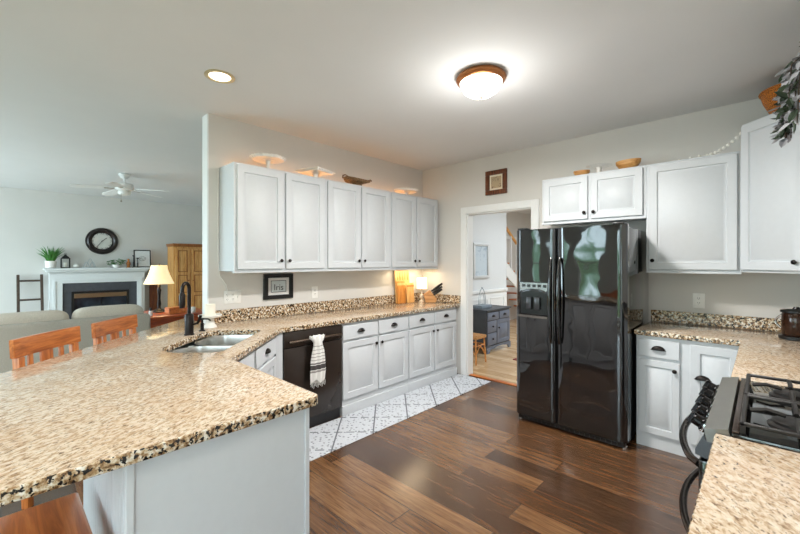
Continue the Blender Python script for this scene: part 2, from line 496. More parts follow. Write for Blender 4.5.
# south wall with its window openings
def wall_open(name, xa, xb, wins, y0, y1):
    b = B(); xs = sorted(wins); cur = xa
    for a, bb, c, d in xs:
        if a > cur: b.box(cur, y0, 0, a, y1, CEIL)
        if c > .001: b.box(a, y0, 0, bb, y1, c)
        b.box(a, y0, d, bb, y1, CEIL); cur = bb
    b.box(cur, y0, 0, xb, y1, CEIL)
    return struct(b.obj(name, WALL, smooth=0))
wall_open('wall_front', X0, X1, WINS, YS-.12, YS)
for i, (a, bb, c, d) in enumerate(WINS):
    b = B(); t = .045; y0, y1 = YS-.08, YS-.03
    b.box(a, y0, c, a+t, y1, d); b.box(bb-t, y0, c, bb, y1, d); b.box(a+t, y0, c, bb-t, y1, c+t); b.box(a+t, y0, d-t, bb-t, y1, d)
    b.box(a+t, y0, (c+d)/2-.02, bb-t, y1, (c+d)/2+.02)
    if bb-a > 1.2: b.box((a+bb)/2-.03, y0, c+t, (a+bb)/2+.03, y1, d-t)
    w = struct(b.obj('window_%d' % (i+1), TRIM, smooth=0))
    p = B(); p.box(a+t, YS-.058, c+t, bb-t, YS-.052, d-t)
    p.obj('window_pane', GLASS, w, smooth=0)
b = B(); t = .05; x0, x1 = X1+.03, X1+.08
b.box(x0, EW[0], EW[2], x1, EW[0]+t, EW[3]); b.box(x0, EW[1]-t, EW[2], x1, EW[1], EW[3]); b.box(x0, EW[0]+t, EW[2], x1, EW[1]-t, EW[2]+t); b.box(x0, EW[0]+t, EW[3]-t, x1, EW[1]-t, EW[3]); b.box(x0, -5.73, EW[2]+t, x1, -5.67, EW[3]-t)
w = struct(b.obj('window_6', TRIM, smooth=0))  # frame of the added opening, there only to let light in
p = B(); p.box(X1+.052, EW[0]+t, EW[2]+t, X1+.058, EW[1]-t, EW[3]-t); p.obj('window_pane', GLASS, w, smooth=0)
# hall beyond the doorway
b = B(); b.box(-.24, .121, 0, -.12, 2.67, CEIL); struct(b.obj('wall_hall', paint('hall_white_paint', (214, 217, 218), .7, var=.01), smooth=0))
b = B(); b.box(-1.22, 2.671, 0, -1.1, 6.2, CEIL); struct(b.obj('wall_stair', WALL, smooth=0))
b = B(); b.box(-1.1, 2.55, 0, -.241, 2.67, CEIL); struct(b.obj('wall_stairwell', WALL, smooth=0))
b = B(); b.box(-1.1, 6.08, 0, 3.2, 6.2, CEIL); struct(b.obj('wall_hall_end', WALL, smooth=0))
b = B(); b.box(3.08, .121, 0, 3.2, 6.08, CEIL); struct(b.obj('wall_hall_right', WALL, smooth=0))
# wainscot and chair rail on the hall wall
b = B(); b.box(-.119, .14, 0, -.112, 2.67, .9); b.box(-.119, .14, .9, -.085, 2.67, .955, .008); b.box(-.119, .14, 0, -.098, 2.67, .13, .005)
for k in range(4):
    y = .25 + k*.6
    b.box(-.112, y, .25, -.102, y+.5, .27); b.box(-.112, y, .78, -.102, y+.5, .80); b.box(-.112, y, .27, -.102, y+.02, .78); b.box(-.112, y+.48, .27, -.102, y+.5, .78)
struct(b.obj('trim_1', TRIM, smooth=0))
# door casing
b = B(); c = .085
for yy0, yy1 in ((-.02, 0), (.121, .139)):
    b.box(DX0-c, yy0, 0, DX0, yy1, DH+c, .004); b.box(DX1, yy0, 0, DX1+c, yy1, DH+c, .004); b.box(DX0, yy0, DH, DX1, yy1, DH+c, .004)
b.box(DX0, 0, 0, DX0+.012, .121, DH); b.box(DX1-.012, 0, 0, DX1, .121, DH); b.box(DX0+.012, 0, DH-.012, DX1-.012, .121, DH)
struct(b.obj('trim_2', TRIM, smooth=0))
b = B(); b.box(DX0+.013, .03, 0, DX1-.013, .09, .008, .002); struct(b.obj('trim_3', STOOLW, smooth=0))
# baseboards
b = B(); b.box(-.121, YW-.012, 0, 0, YW-.001, 2.74); struct(b.obj('trim_4', TRIM, smooth=0))
b = B(); b.box(X0+.001, -6.9, 0, X0+.016, -3.52, .12, .004); b.box(X0+.001, -1.95, 0, X0+.016, -.001, .12, .004); struct(b.obj('baseboard_fireplace', TRIM, smooth=0))
b = B(); b.box(-1.099, 2.68, 2.02, -1.06, 6.0, 2.09, .006); struct(b.obj('trim_6', TRIM, smooth=0))

# ================================================================== CABINETS
def knob_bm(b, x, z, y, r=.016):
    M = Matrix.Translation((x, y, z)) @ Matrix.Rotation(PI/2, 4, 'X')
    b.lathe([(.0055, 0), (.0055, .010), (r*.8, .014), (r, .019), (r*.85, .025), (r*.4, .028), (0, .029)], n=14, M=M)
def pull_bm(b, x, z, y):
    # bin cup pull, open below
    n = 10; rings = []
    for i in range(n+1):
        a = PI*i/n
        row = []
        for j in range(6):
            t = (PI/2)*j/5
            row.append(b.bm.verts.new((x - .046*math.cos(a), y - .024*math.sin(t)*math.sin(a)**.7 if 0 < i < n else y, z + .034*math.cos(t)*math.sin(a) - .012)))
        rings.append(row)
    for p, q in zip(rings, rings[1:]):
        for j in range(5):
            vs = (p[j], q[j], q[j+1], p[j+1])
            b.bm.faces.new(vs)
def cup_pull(parent, x, z, y):
    b = B(); pull_bm(b, x, z, y)
    b.box(x-.05, y-.003, z-.014, x+.05, y, z-.009)
    bmesh.ops.remove_doubles(b.bm, verts=b.bm.verts, dist=1e-5)
    return b.obj('cup_pull', BRONZE, parent)
def knob(parent, x, z, y):
    b = B(); knob_bm(b, x, z, y); return b.obj('knob', BRONZE, parent)
DT = .019
def door(parent, x, z, w, h, side=None, kz=None, y=0, pull=None, raised=True, name='door', frame=.055):
    b = B(); b.panel(w, h, DT, frame=frame, M=Matrix.Translation((x, y-.001, z)), raised=raised)
    o = b.obj(name, CAB, parent)
    if side: knob(o, x+w-.028 if side == 'r' else x+.028, kz, y-.001-DT)
    if pull: cup_pull(o, x+w/2, z+h/2+.005, y-.001-DT)
    return o
def upper(label, loc, rotz, w, h, d, nd, group, kz=.075, both=None, frame=.055):
    t = thing('wall_cabinet', label, 'cabinet', loc, rotz, group)
    b = B(); b.box(0, 0, 0, w, d, h, .002, 1); b.obj('body', CAB, t, smooth=0)
    m = .022; g = .026
    if nd == 2:
        dw = (w-2*m-g)/2
        door(t, m, .018, dw, h-.036, 'r', .018+kz); door(t, m+dw+g, .018, dw, h-.036, 'l', .018+kz)
    else: door(t, m, .018, w-2*m, h-.036, both or 'l', .018+kz, frame=frame)
    b = B(); b.box(-.0, -.012, -.012, w, d*.1, -.0005); b.obj('light_rail', CAB, t, smooth=0)
    return t
UZ = 1.372; UH = .914; UD = .305
ylab = ['white two-door wall cabinet at the open end of the wall, above the framed sign',
        'white two-door wall cabinet in the middle of the left wall run',
        'white two-door wall cabinet in the corner, above the cutting boards and knife block']
for i in range(3):
    upper(ylab[i], (UD+.002, -2.79+i*.914, UZ), PI/2, .9135, UH, UD, 2, 'wall cabinets on the left wall')
upper('short white two-door wall cabinet above the black refrigerator', (1.855, -UD-.002, 1.84), 0, .909, .446, UD, 2, 'wall cabinets on the back wall', .06)
upper('white single-door wall cabinet between the refrigerator and the tall corner cabinet', (2.765, -UD-.002, UZ), 0, .61, UH, UD, 1, 'wall cabinets on the back wall')
# diagonal corner cabinet
t = thing('corner_wall_cabinet', 'tall white diagonal corner wall cabinet carrying the woven basket and trailing vine', 'cabinet', (0, 0, 0), 0)
cx0, cy1 = 3.378, -.66
TZ0, TZ1 = UZ+.004, 2.47
b = B(); b.prism([(cx0, -.002), (cx0, -.325), (3.705, cy1), (X1-.002, cy1), (X1-.002, -.002)], TZ0, TZ1, .002); b.obj('body', CAB, t, smooth=0)
dl = math.hypot(3.705-cx0, cy1+.325)
ang = math.atan2(cy1+.325, 3.705-cx0)
M = Rz(ang, (cx0, -.325, 0))
bb = B(); bb.panel(dl-.02, TZ1-TZ0-.036, DT, M=M @ Matrix.Translation((.012, -.001, TZ0+.018))); dd = bb.obj('door', CAB, t)
bb = B(); knob_bm(bb, 0, 0, 0); kk = bb.obj('knob', BRONZE, dd)
kk.matrix_local = M @ Matrix.Translation((dl-.062, -.001-DT, TZ0+.075))

BH = .873   # top of the base cabinets
def base_cab(label, loc, rotz, w, d, cols, group, toe=True, doors='rl', extra=None):
    t = thing('base_cabinet', label, 'cabinet', loc, rotz, group)
    b = B(); b.box(0, 0, 0, w, d, BH, .002, 1); b.obj('body', CAB, t, smooth=0)
    m = .012; g = .022; dw = (w-2*m-g*(cols-1))/cols
    for i in range(cols):
        x = m+i*(dw+g)
        door(t, x, .712, dw, .135, y=0, pull=True, raised=False, name='drawer')
        door(t, x, .150, dw, .54, doors[i], .150+.54-.06)
    b = B(); b.box(0, -.022, 0, w, -.0005, .095, .004, 1); b.obj('plinth', CAB, t, smooth=0)
    return t
base_cab('white two-door two-drawer base cabinet right of the dishwasher', (.612, -1.917, 0), PI/2, .93, .608, 2, 'base cabinets on the left wall')
base_cab('white two-door two-drawer base cabinet beside the doorway, below the knife block', (.612, -.986, 0), PI/2, .925, .608, 2, 'base cabinets on the left wall')
# right of the refrigerator
t = thing('base_cabinet', 'white base cabinet right of the refrigerator with one drawer and a blind corner door', 'cabinet', (2.757, -.622, 0))
b = B(); b.box(0, 0, 0, .655, .62, BH, .002, 1); b.obj('body', CAB, t, smooth=0)
door(t, .018, .712, .265, .135, y=0, pull=True, raised=False, name='drawer')
door(t, .018, .115, .265, .575, 'r', .63, frame=.045)
door(t, .345, .115, .285, .73, None)
b = B(); cup = b; pull_bm(b, .42, .61, -.001-DT); b.box(.37, -.024, .597, .47, -.0201, .602); bmesh.ops.remove_doubles(b.bm, verts=b.bm.verts, dist=1e-5); b.obj('cup_pull', BRONZE, t)
# cabinets under the right hand counter
t = thing('base_cabinet', 'white corner base cabinet under the right counter beyond the stove', 'cabinet', (0, 0, 0))
b = B(); b.box(3.42, -1.81, 0, X1-.002, -.002, BH, .002, 1); b.obj('body', CAB, t, smooth=0)
bb = B(); bb.panel(.50, .72, DT, M=Matrix.Translation((3.419, -1.25, .115)) @ Matrix.Rotation(-PI/2, 4, 'Z')); dd = bb.obj('door', CAB, t)
t = thing('base_cabinet', 'white base cabinet under the right counter nearest the camera', 'cabinet', (0, 0, 0))
b = B(); b.box(3.42, -3.55, 0, X1-.002, -2.59, BH, .002, 1); b.obj('body', CAB, t, smooth=0)
for k in range(2):
    bb = B(); bb.panel(.45, .72, DT, M=Matrix.Translation((3.419, -2.61-k*.47, .115)) @ Matrix.Rotation(-PI/2, 4, 'Z')); bb.obj('door', CAB, t)

# sink base on the diagonal
SQ = math.sqrt(.5)
t = thing('sink_base_cabinet', 'white diagonal sink base cabinet facing into the kitchen corner', 'cabinet', (0, 0, 0))
DFX, DFY = .608, -2.588          # wall end of the diagonal face
DGX, DGY = 1.316, -3.296
b = B()
outer = [(DFX, DFY), (DGX, DGY), (DGX, -3.70), (.70, -3.70), (-.113, -2.892), (.004, -2.892), (.004, -2.53), (.608, -2.53)]
zt = .62
b.prism(outer, 0, zt, .001)
fr = [(DFX, DFY), (DGX, DGY), (DGX-.02*SQ-.02, DGY+.0), (DFX-.02, DFY+.0)]
b.prism([(DFX, DFY), (DGX, DGY), (DGX-.018, DGY-.018), (DFX-.018, DFY-.018)], zt, BH)
b.prism([(.70, -3.70), (-.113, -2.892), (-.088, -2.885), (.722, -3.69)], zt, BH)
b.obj('body', CAB, t, smooth=0)
L = math.hypot(DGX-DFX, DGY-DFY)
Md = Rz(math.atan2(DFY-DGY, DFX-DGX)+PI, (DFX, DFY, 0))
# local x runs from the wall end towards the peninsula; outward normal must face +x+y
Md = Rz(math.radians(135), (DGX, DGY, 0))
half = (L-.03-.05)/2
for k in range(2):
    xx = .02+k*(half+.04)
    bb = B(); bb.panel(half, .135, DT, raised=False, M=Md @ Matrix.Translation((xx, -.001, .712))); dr = bb.obj('drawer', CAB, t)
    c = cup_pull(dr, 0, 0, 0); c.matrix_local = Md @ Matrix.Translation((xx+half/2, -.001-DT, .785))
    bb = B(); bb.panel(half, .54, DT, M=Md @ Matrix.Translation((xx, -.001, .150))); d2 = bb.obj('door', CAB, t)
    bb = B(); knob_bm(bb, 0, 0, 0); q = bb.obj('knob', BRONZE, d2); q.matrix_local = Md @ Matrix.Translation((xx+(half-.03 if k == 0 else .03), -.001-DT, .63))
# peninsula cabinet with white end panel
t = thing('peninsula_cabinet', 'white peninsula base cabinet with flat end panel under the large granite top', 'cabinet', (0, 0, 0))
b = B(); b.box(1.40, -3.884, 0, 2.145, -3.296, BH, .002, 1); b.obj('body', CAB, t, smooth=0)
b = B(); b.box(2.1455, -3.868, 0, 2.160, -3.30, BH); b.obj('end_panel', CAB, t, smooth=0)
b = B(); b.box(2.1455, -3.299, 0, 2.168, -3.279, BH, .003); b.obj('corner_post', CAB, t, smooth=0)
b = B(); b.box(2.1455, -3.892, 0, 2.168, -3.869, BH, .004); b.obj('corner_post', CAB, t, smooth=0)
b = B(); n = 18
for k in range(n):
    xa = 1.40+k*(.742/n); b.box(xa+.0015, -3.892, 0, xa+.742/n-.0015, -3.885, BH, .002, 1)
b.obj('beadboard_back', CAB, t, smooth=0)
for k in range(2):
    bb = B(); bb.panel(.39, .72, DT, M=Matrix.Translation((1.735+k*.4, -3.295, .115)) @ Matrix.Rotation(PI, 4, 'Z')); bb.obj('door', CAB, t)
# filler between dishwasher and sink base is part of the sink base
bb = B(); bb.box(.6085, -2.5855, 0, .628, -2.527, BH, .002); bb.obj('filler_strip', CAB, bpy.data.objects['sink_base_cabinet'], smooth=0)

# ================================================================== COUNTERTOPS
def arc(cx, cy, r, a0, a1, n=8): return [(cx+r*math.cos(a0+(a1-a0)*i/n), cy+r*math.sin(a0+(a1-a0)*i/n)) for i in range(n+1)]
CZ0, CZ1 = .8745, .914
PX, PY, PB = 2.19, -3.243, -4.24
OUT = [(.003, -.024), (.003, YW-.014), (-.55, YW-.014)]
# far 45 degree edge x+y=-3.42
kx = -3.42-PB
OUT += [(-.545+.0, -2.892)] if False else []
OUT += arc(kx+.16, PB+.12, .12, PI*1.25, PI*1.5, 6)
OUT += [(PX-.02, PB), (PX, PB+.02)]
OUT += arc(PX-.025, PY-.025, .025, 0, PI/2, 5)
OUT += [(1.338, PY), (.65, -2.555), (.65, -.024)]
# sink opening: s = (x+y)/sqrt2, t = (x-y)/sqrt2
def st(s, t): return ((s+t)*SQ, (s-t)*SQ)
def dshape(s0, s1, t0, t1, rb, rf):
    pts = []
    for cs, ct, a0, r in ((s1-rf, t1-rf, 0, rf), (s1-rf, t0+rf, -PI/2, rf), (s0+rb, t0+rb, -PI, rb), (s0+rb, t1-rb, -1.5*PI, rb)):
        for i in range(9):
            a = a0 - (PI/2)*i/8 + PI/2
            pts.append((cs + r*math.cos(a), ct + r*math.sin(a)))
    return pts
SK = dshape(-1.885, -1.475, 2.33, 3.09, .17, .06)
hole = [st(s, t) for s, t in SK]
b = slab_with_holes(OUT, [hole], CZ0, CZ1)
tag(b.obj('granite_countertop', [GR, GRE], smooth=30), 'large speckled tan granite countertop running from the corner round the sink to the near peninsula', 'countertop')
b = slab_with_holes([(2.748, -.024), (2.748, -.65), (3.38, -.65), (3.38, -1.815), (X1-.003, -1.815), (X1-.003, -.024)], [], CZ0, CZ1)
tag(b.obj('granite_countertop', [GR, GRE], smooth=30), 'speckled granite countertop in the right corner between the refrigerator and the stove', 'countertop')
b = slab_with_holes([(3.38, -2.588), (3.38, -3.6), (X1-.003, -3.6), (X1-.003, -2.588)], [], CZ0, CZ1)
tag(b.obj('granite_countertop', [GR, GRE], smooth=30), 'speckled granite countertop at the bottom right, on the near side of the stove', 'countertop')
def splash(pts, label):
    b = B()
    for p in pts: b.box(*p, .002, 1)
    tag(b.obj('granite_backsplash', GRE, smooth=0), label, 'backsplash')
splash([(.002, -2.86, .9145, .022, -.024, 1.026)], 'low granite backsplash strip along the left wall behind the cutting boards')
splash([(.003, -.0225, .9145, .65, -.002, 1.016)], 'short granite backsplash strip beside the doorway behind the knife block')
splash([(2.748, -.022, .9145, X1-.003, -.002, 1.016)], 'low granite backsplash strip right of the refrigerator under the outlet')
splash([(X1-.022, -1.815, .9145, X1-.002, -.024, 1.016)], 'low granite backsplash strip on the right side wall by the stove')

# ------------------------------------------------------------------ sink
t = thing('kitchen_sink', 'stainless double-bowl undermount sink set diagonally in the granite countertop', 'sink', (0, 0, 0))
def bowl(s0, s1, t0, t1, rb, rf, depth):
    b = B(); top = CZ0-.001
    prof = [(0, 0), (.006, -.03), (.012, -depth+.03), (.04, -depth)]
    rings = []
    sc, tcn = (s0+s1)/2, (t0+t1)/2
    for ins, dz in prof:
        pts = dshape(s0+ins, s1-ins, t0+ins, t1-ins, max(.02, rb-ins), max(.02, rf-ins))
        rings.append(b.ring([st(s, tt)+(top+dz,) for s, tt in pts]))
    for p, q in zip(rings, rings[1:]): b.bridge(p, q)
    b.bm.faces.new(rings[-1])
    rim = b.ring([st(s, tt)+(top,) for s, tt in dshape(s0-.008, s1+.008, t0-.008, t1+.008, rb+.005, rf+.005)])
    b.bridge(rim, rings[0])
    o = b.obj('bowl', STEEL, t)
    d = B(); c = st(sc-.05, tcn); d.lathe([(0, .001), (.04, .001), (.042, .004), (.03, .004), (0, .002)], (c[0], c[1], top-depth), 20); d.obj('drain', CHROME, o)
bowl(-1.885, -1.475, 2.735, 3.09, .17, .06, .2)
bowl(-1.86, -1.475, 2.33, 2.705, .13, .06, .18)
b = B()
b.prism([st(-1.85, 2.712), st(-1.485, 2.712), st(-1.485, 2.728), st(-1.85, 2.728)], CZ0-.03, CZ0-.0015, .002); b.obj('divider', STEEL, t)

# faucet
fx, fy = .415, -3.165
t = thing('kitchen_faucet', 'tall dark bronze gooseneck faucet standing behind the sink', 'faucet', (fx, fy, CZ1))
b = B(); b.lathe([(.036, 0), (.036, .006), (.030, .012), (.030, .145), (.026, .152), (.018, .158)], n=20); b.obj('base', BRONZE, t)
dirs = Vector((.40, -.88, 0)).normalized()
pts = [(0, 0, .15)]
RB = .042
for i in range(13):
    a = PI*i/12
    pts.append(tuple(dirs*(.030*(1-math.cos(a))) + Vector((0, 0, .335+.048*math.sin(a)))))
pts.append(tuple(dirs*.060 + Vector((0, 0, .30))))
b = B(); b.tube(pts, .0125, 10); b.obj('spout', BRONZE, t)
b = B(); e_ = dirs*.060
b.lathe([(.013, 0), (.021, -.02), (.021, -.085), (.017, -.11), (0, -.11)], (e_.x, e_.y, .315), 16); b.obj('spray_head', BRONZE, t)
sd = Vector((.726, .688, 0))
b = B(); b.tube([tuple(sd*.025+Vector((0, 0, .075))), tuple(sd*.06+Vector((0, 0, .085)))], .008, 8); b.tube([tuple(sd*.06+Vector((0, 0, .08))), tuple(sd*.082+Vector((0, 0, .13))), tuple(sd*.085+Vector((0, 0, .145)))], [.009, .011, .012], 8); b.obj('lever', BRONZE, t)
t = thing('soap_dispenser', 'small dark bronze soap pump beside the faucet', 'soap dispenser', (.315, -3.04, CZ1))
b = B(); b.lathe([(.024, 0), (.024, .006), (.013, .012), (.013, .06), (.008, .062), (.008, .085), (.014, .088), (.014, .1), (0, .102)], n=16); b.obj('pump', BRONZE, t)
b = B(); b.tube([(0, 0, .094), (.04, .03, .094), (.055, .042, .082)], .006, 8); b.obj('nozzle', BRONZE, t)

# white pedestal dish with candle
t = thing('pedestal_dish', 'white ceramic pedestal dish on the granite by the wall end', 'dish', (.19, -2.935, CZ1+.001))
b = B(); b.lathe([(.052, 0), (.052, .006), (.036, .03), (.028, .06), (.034, .075), (.082, .085), (.09, .10), (.086, .104), (.078, .092), (0, .088)], n=28); b.obj('stand', WHITE, t)
b = B(); b.lathe([(.037, 0), (.04, .003), (.04, .098), (.036, .101), (.015, .096), (0, .096)], (.19, -2.935, CZ1+.0905), 24)
tag(b.obj('pillar_candle', paint('candle_wax', (246, 238, 222), .5, var=.01)), 'thick ivory pillar candle standing on the white pedestal dish', 'candle')

# ================================================================== DISHWASHER + TOWEL
t = thing('dishwasher', 'dark brown built-in dishwasher under the granite countertop', 'dishwasher', (.02, -2.522, 0), PI/2)
W_ = .598
b = B(); b.box(.003, -.575, .02, W_-.003, -.01, .868); b.obj('tub', BLACK, t, smooth=0)
b = B(); b.box(.0, -.622, .10, W_, -.578, .735, .006); b.obj('door', DWM, t)
b = B(); b.box(.0, -.622, .738, W_, -.578, .868, .006); b.obj('control_panel', DWM, t)
b = B(); b.box(.01, -.565, 0, W_-.01, -.545, .095) if False else b.box(.01, -.60, .0, W_-.01, -.578, .095); b.obj('kick_plate', BLACK, t)
b = B(); b.tube([(.03, -.655, .79), (W_-.03, -.655, .79)], .0095, 10); b.box(.035, -.655, .783, .055, -.6225, .797); b.box(W_-.055, -.655, .783, W_-.035, -.6225, .797)
b.obj('handle', paint('bronze_handle', (150, 132, 118), .25, 1), t)
# towel: knotted top, falls from the bar
tx, ty, tz = .700, -2.243, .428
b = B()
n = 40; rows = []
for (z, w, th) in ((.0, .075, .012), (.10, .083, .016), (.20, .074, .02), (.29, .06, .022), (.34, .044, .024), (.37, .040, .026), (.395, .058, .026), (.42, .075, .022), (.434, .078, .016)):
    r = []; z *= .9
    for i in range(n):
        a = 2*PI*i/n
        ru = 1 + .0*math.sin(a)
        yy = w*math.cos(a); xx = th*math.sin(a) + .006*math.sin(yy*130+z*6)*(1 if math.sin(a) > -.2 else .2)
        zz = z + (-.018*math.sin(yy*60) if z == 0 else 0) + (.008*math.sin(a*9) if z > .36 else 0)
        r.append((xx, yy + .006*math.sin(z*9), zz))
    rows.append(b.ring(r))
for p, q in zip(rows, rows[1:]): b.bridge(p, q)
b.bm.faces.new(rows[0][::-1]); b.bm.faces.new(rows[-1])
tw = thing('dish_towel', 'striped white and black dish towel gathered over the dishwasher handle', 'towel', (tx+.012, ty, tz))
b.obj('cloth', towel_mat(), tw)
b = B()
for i in range(11):
    y = -.07+i*.014
    b.tube([(.004, y, .004), (.006, y+.002, -.02), (.003, y-.001, -.035-.01*(i % 3))], .0028, 5)
b.obj('fringe', paint('towel_fringe', (222, 220, 216), .95), tw)

# ================================================================== RUG
b = B(); b.box(.64, -2.60, .001, 1.105, -.03, .009, .003, 1)
tag(b.obj('runner_rug', rug_mat(), smooth=0), 'light grey runner rug with dark diamond lattice along the base cabinets', 'rug')

# ================================================================== REFRIGERATOR
FX0, FX1, FY = 1.826, 2.738, -.83
t = thing('refrigerator', 'glossy black side-by-side refrigerator with an ice dispenser in its left door', 'refrigerator', (FX0, FY, 0))
w = FX1-FX0
b = B(); b.box(.006, .075, .03, w-.006, .80, 1.725, .006); b.obj('body', BLKGLOSS, t)
dx = .372
def fridge_door(x0, x1):
    # gently crowned front
    b = B(); n = 16; lo = []; hi = []
    pts = []
    for i in range(n+1):
        u = i/n; x = x0+(x1-x0)*u
        e_ = min(u, 1-u)*(x1-x0)
        y = -.004*math.sin(PI*u) + (.022*(1-min(1, e_/.022))**2)
        pts.append((x, y))
    pts += [(x1, .07), (x0, .07)]
    b.prism(pts, .058, 1.745, 0)
    return b
ld = fridge_door(0, dx-.003).obj('freezer_door', FRD, t, smooth=50)
rd = fridge_door(dx+.003, w).obj('fridge_door', FRD, t, smooth=50)
for o_, xx in ((ld, dx-.037), (rd, dx+.037)):
    b = B(); ps = []
    for i in range(15):
        u = i/14; ps.append((xx, -.012-.042*math.sin(PI*u)**.45, .755+.73*u))
    b.tube(ps, [.011+.006*math.sin(PI*i/14) for i in range(15)], 10); b.obj('handle', BLKGLOSS, o_)
# dispenser
b = B(); b.box(.045, -.018, .955, .325, -.0035, 1.275, .006); dp = b.obj('ice_dispenser', paint('dispenser_trim', (48, 46, 46), .15, .6), ld)
arch = [(.062, .985), (.308, .985), (.308, 1.165)] + [(.185+.123*math.cos(PI*q/10), 1.165+.03*math.sin(PI*q/10)) for q in range(1, 10)] + [(.062, 1.165)]
b = B(); b.prism(arch, .0182, .0198, M=Matrix.Rotation(PI/2, 4, 'X')); b.obj('recess', paint('dispenser_recess', (7, 7, 7), .25), dp, smooth=0)
b = B(); b.prism([(.048, -.055), (.322, -.055), (.322, -.0185), (.048, -.0185)], .958, .978, .004); b.obj('drip_tray', paint('dispenser_tray', (120, 110, 104), .25, .9), dp)
b = B(); b.prism([(.052, 1.268), (.318, 1.268), (.318, 1.18), (.30, 1.20)] + [(.185+.115*math.cos(PI*q/10), 1.178+.036*math.sin(PI*q/10)) for q in range(1, 10)] + [(.07, 1.20), (.052, 1.18)], .0182, .0205, M=Matrix.Rotation(PI/2, 4, 'X')); cp_ = b.obj('control_panel', paint('dispenser_silver', (150, 152, 154), .22, .8), dp, smooth=0)
for k in range(5):
    b = B(); b.box(.075+k*.048, -.0222, 1.228, .105+k*.048, -.0206, 1.252, .0005, 1); b.obj('button', BLACK, cp_)
for xx in (.122, .198): b = B(); b.box(xx, -.045, 1.03, xx+.045, -.02, 1.14, .005); b.obj('paddle', paint('paddle_grey', (58, 58, 60), .15, .4), dp)
b = B(); b.box(.02, .02, .012, w-.02, .075, .055, .004)
for k in range(20): b.box(.05+k*.04, .012, .022, .08+k*.04, .0195, .046)
b.obj('kick_grille', BLACK, t, smooth=0)
for xx in (.03, w-.03): b = B(); b.lathe([(.022, 0), (.022, .02), (.012, .028), (0, .028)], (xx, .05, 0), 12); b.obj('foot', CHROME, t)
for xx in (.02, w-.10): b = B(); b.box(xx, .0, 1.7465, xx+.08, .09, 1.762, .004); b.obj('hinge_cover', BLACK, t)

# ================================================================== STOVE
t = thing('gas_range', 'black gas range with cast iron grates set into the right counter', 'stove', (3.36, -2.205, 0))
hw = .376
b = B(); b.box(.02, -hw, .05, .662, hw, .875); b.obj('body', BLKGLOSS, t, smooth=0)
b = B(); b.box(.06, -hw, .8755, .662, hw, .922, .004); b.obj('cooktop', BLKGLOSS, t)
# front ledge
b = B(); b.prism([(-.006, .917), (.052, .93), (.058, .905), (.058, .877), (.0, .877), (-.006, .902)], -hw, hw, M=Matrix.Rotation(PI/2, 4, 'X')); b.obj('front_ledge', paint('range_ledge', (128, 127, 122), .3, .6), t, smooth=0)
b = B(); b.prism([(.019, .815), (-.03, .828), (-.03, .845), (-.008, .897), (-.001, .876), (.019, .876)], -hw, hw, M=Matrix.Rotation(PI/2, 4, 'X')); b.obj('control_panel', BLKGLOSS, t, smooth=0)
KM = paint('range_knob', (30, 28, 28), .15, .6)
for k in range(5):
    yk = -.20+k*.125
    M = Matrix.Translation((-.0195, yk, .871)) @ Matrix.Rotation(math.radians(-64), 4, 'Y')
    b = B(); b.lathe([(.027, .0), (.027, .008), (.021, .012), (.020, .034), (.016, .038), (0, .039)], n=18, M=M); b.box(-.022, -.006, .036, .022, .006, .05, .002, 1, M=M)
    b.obj('knob', KM, t)
    b = B(); b.lathe([(.029, .0), (.029, .004), (.0272, .004), (.0272, .0)], n=18, M=M, closed=True); b.obj('knob_ring', CHROME, t)
b = B(); b.box(-.022, -hw+.004, .56, .018, hw-.004, .811, .008); od = b.obj('oven_door', BLKGLOSS, t)
b = B(); b.box(-.022, -hw+.004, .065, .018, hw-.004, .552, .008); dr = b.obj('lower_oven_door', BLKGLOSS, t)
HM = paint('range_handle', (70, 62, 58), .18, .9)
for par, zz in ((od, .782), (dr, .522)):
    b = B(); ps = [(-.022-.078*math.sin(PI*i/20)**.6, -hw+.04+(2*hw-.08)*i/20, zz) for i in range(21)]
    b.tube(ps, .0125, 10); b.obj('handle', HM, par)
# burners and grates
for bx, by, r in ((.21, .19, .05), (.21, -.19, .058), (.50, .19, .045), (.50, -.19, .05)):
    b = B(); b.lathe([(r+.012, 0), (r+.012, .006), (r, .01), (r, .018), (r-.006, .021), (0, .021)], (bx, by, .9222), 22); b.obj('burner', IRON, t)
for s in (-1, 1):
    b = B(); y0, y1 = (.012, .352) if s > 0 else (-.352, -.012)
    zt = .957; r = .0068
    xA, xB = .085, .635
    for (p, q) in (((xA, y0), (xB, y0)), ((xA, y1), (xB, y1)), ((xA, y0), (xA, y1)), ((xB, y0), (xB, y1)), (((xA+xB)/2, y0), ((xA+xB)/2, y1))):
        b.box(min(p[0], q[0])-r, min(p[1], q[1])-r, zt-.012, max(p[0], q[0])+r, max(p[1], q[1])+r, zt, .003, 1)
    for bx in (.21, .50):
        yc = (y0+y1)/2
        for ax, ay in ((1, 0), (-1, 0), (0, 1), (0, -1)):
            x2 = bx+ax*(.11 if ax < 0 else .125); y2 = yc+ay*(y1-y0)/2
            b.tube([(bx+ax*.025, yc+ay*.025, zt-.004), (bx+ax*.07, yc+ay*.07, zt+.004), (x2, y2, zt-.006)], .0075, 6)
    for fx_ in (xA, xB, (xA+xB)/2):
        for fy_ in (y0, y1): b.box(fx_-r, fy_-r, .9225, fx_+r, fy_+r, zt-.01)
    b.obj('grate', IRON, t)
b = B(); b.box(.0605, -hw+.005, .9222, .078, hw-.005, .93, .002); b.obj('cooktop_rim', paint('range_rim', (78, 66, 60), .25, .6), t)

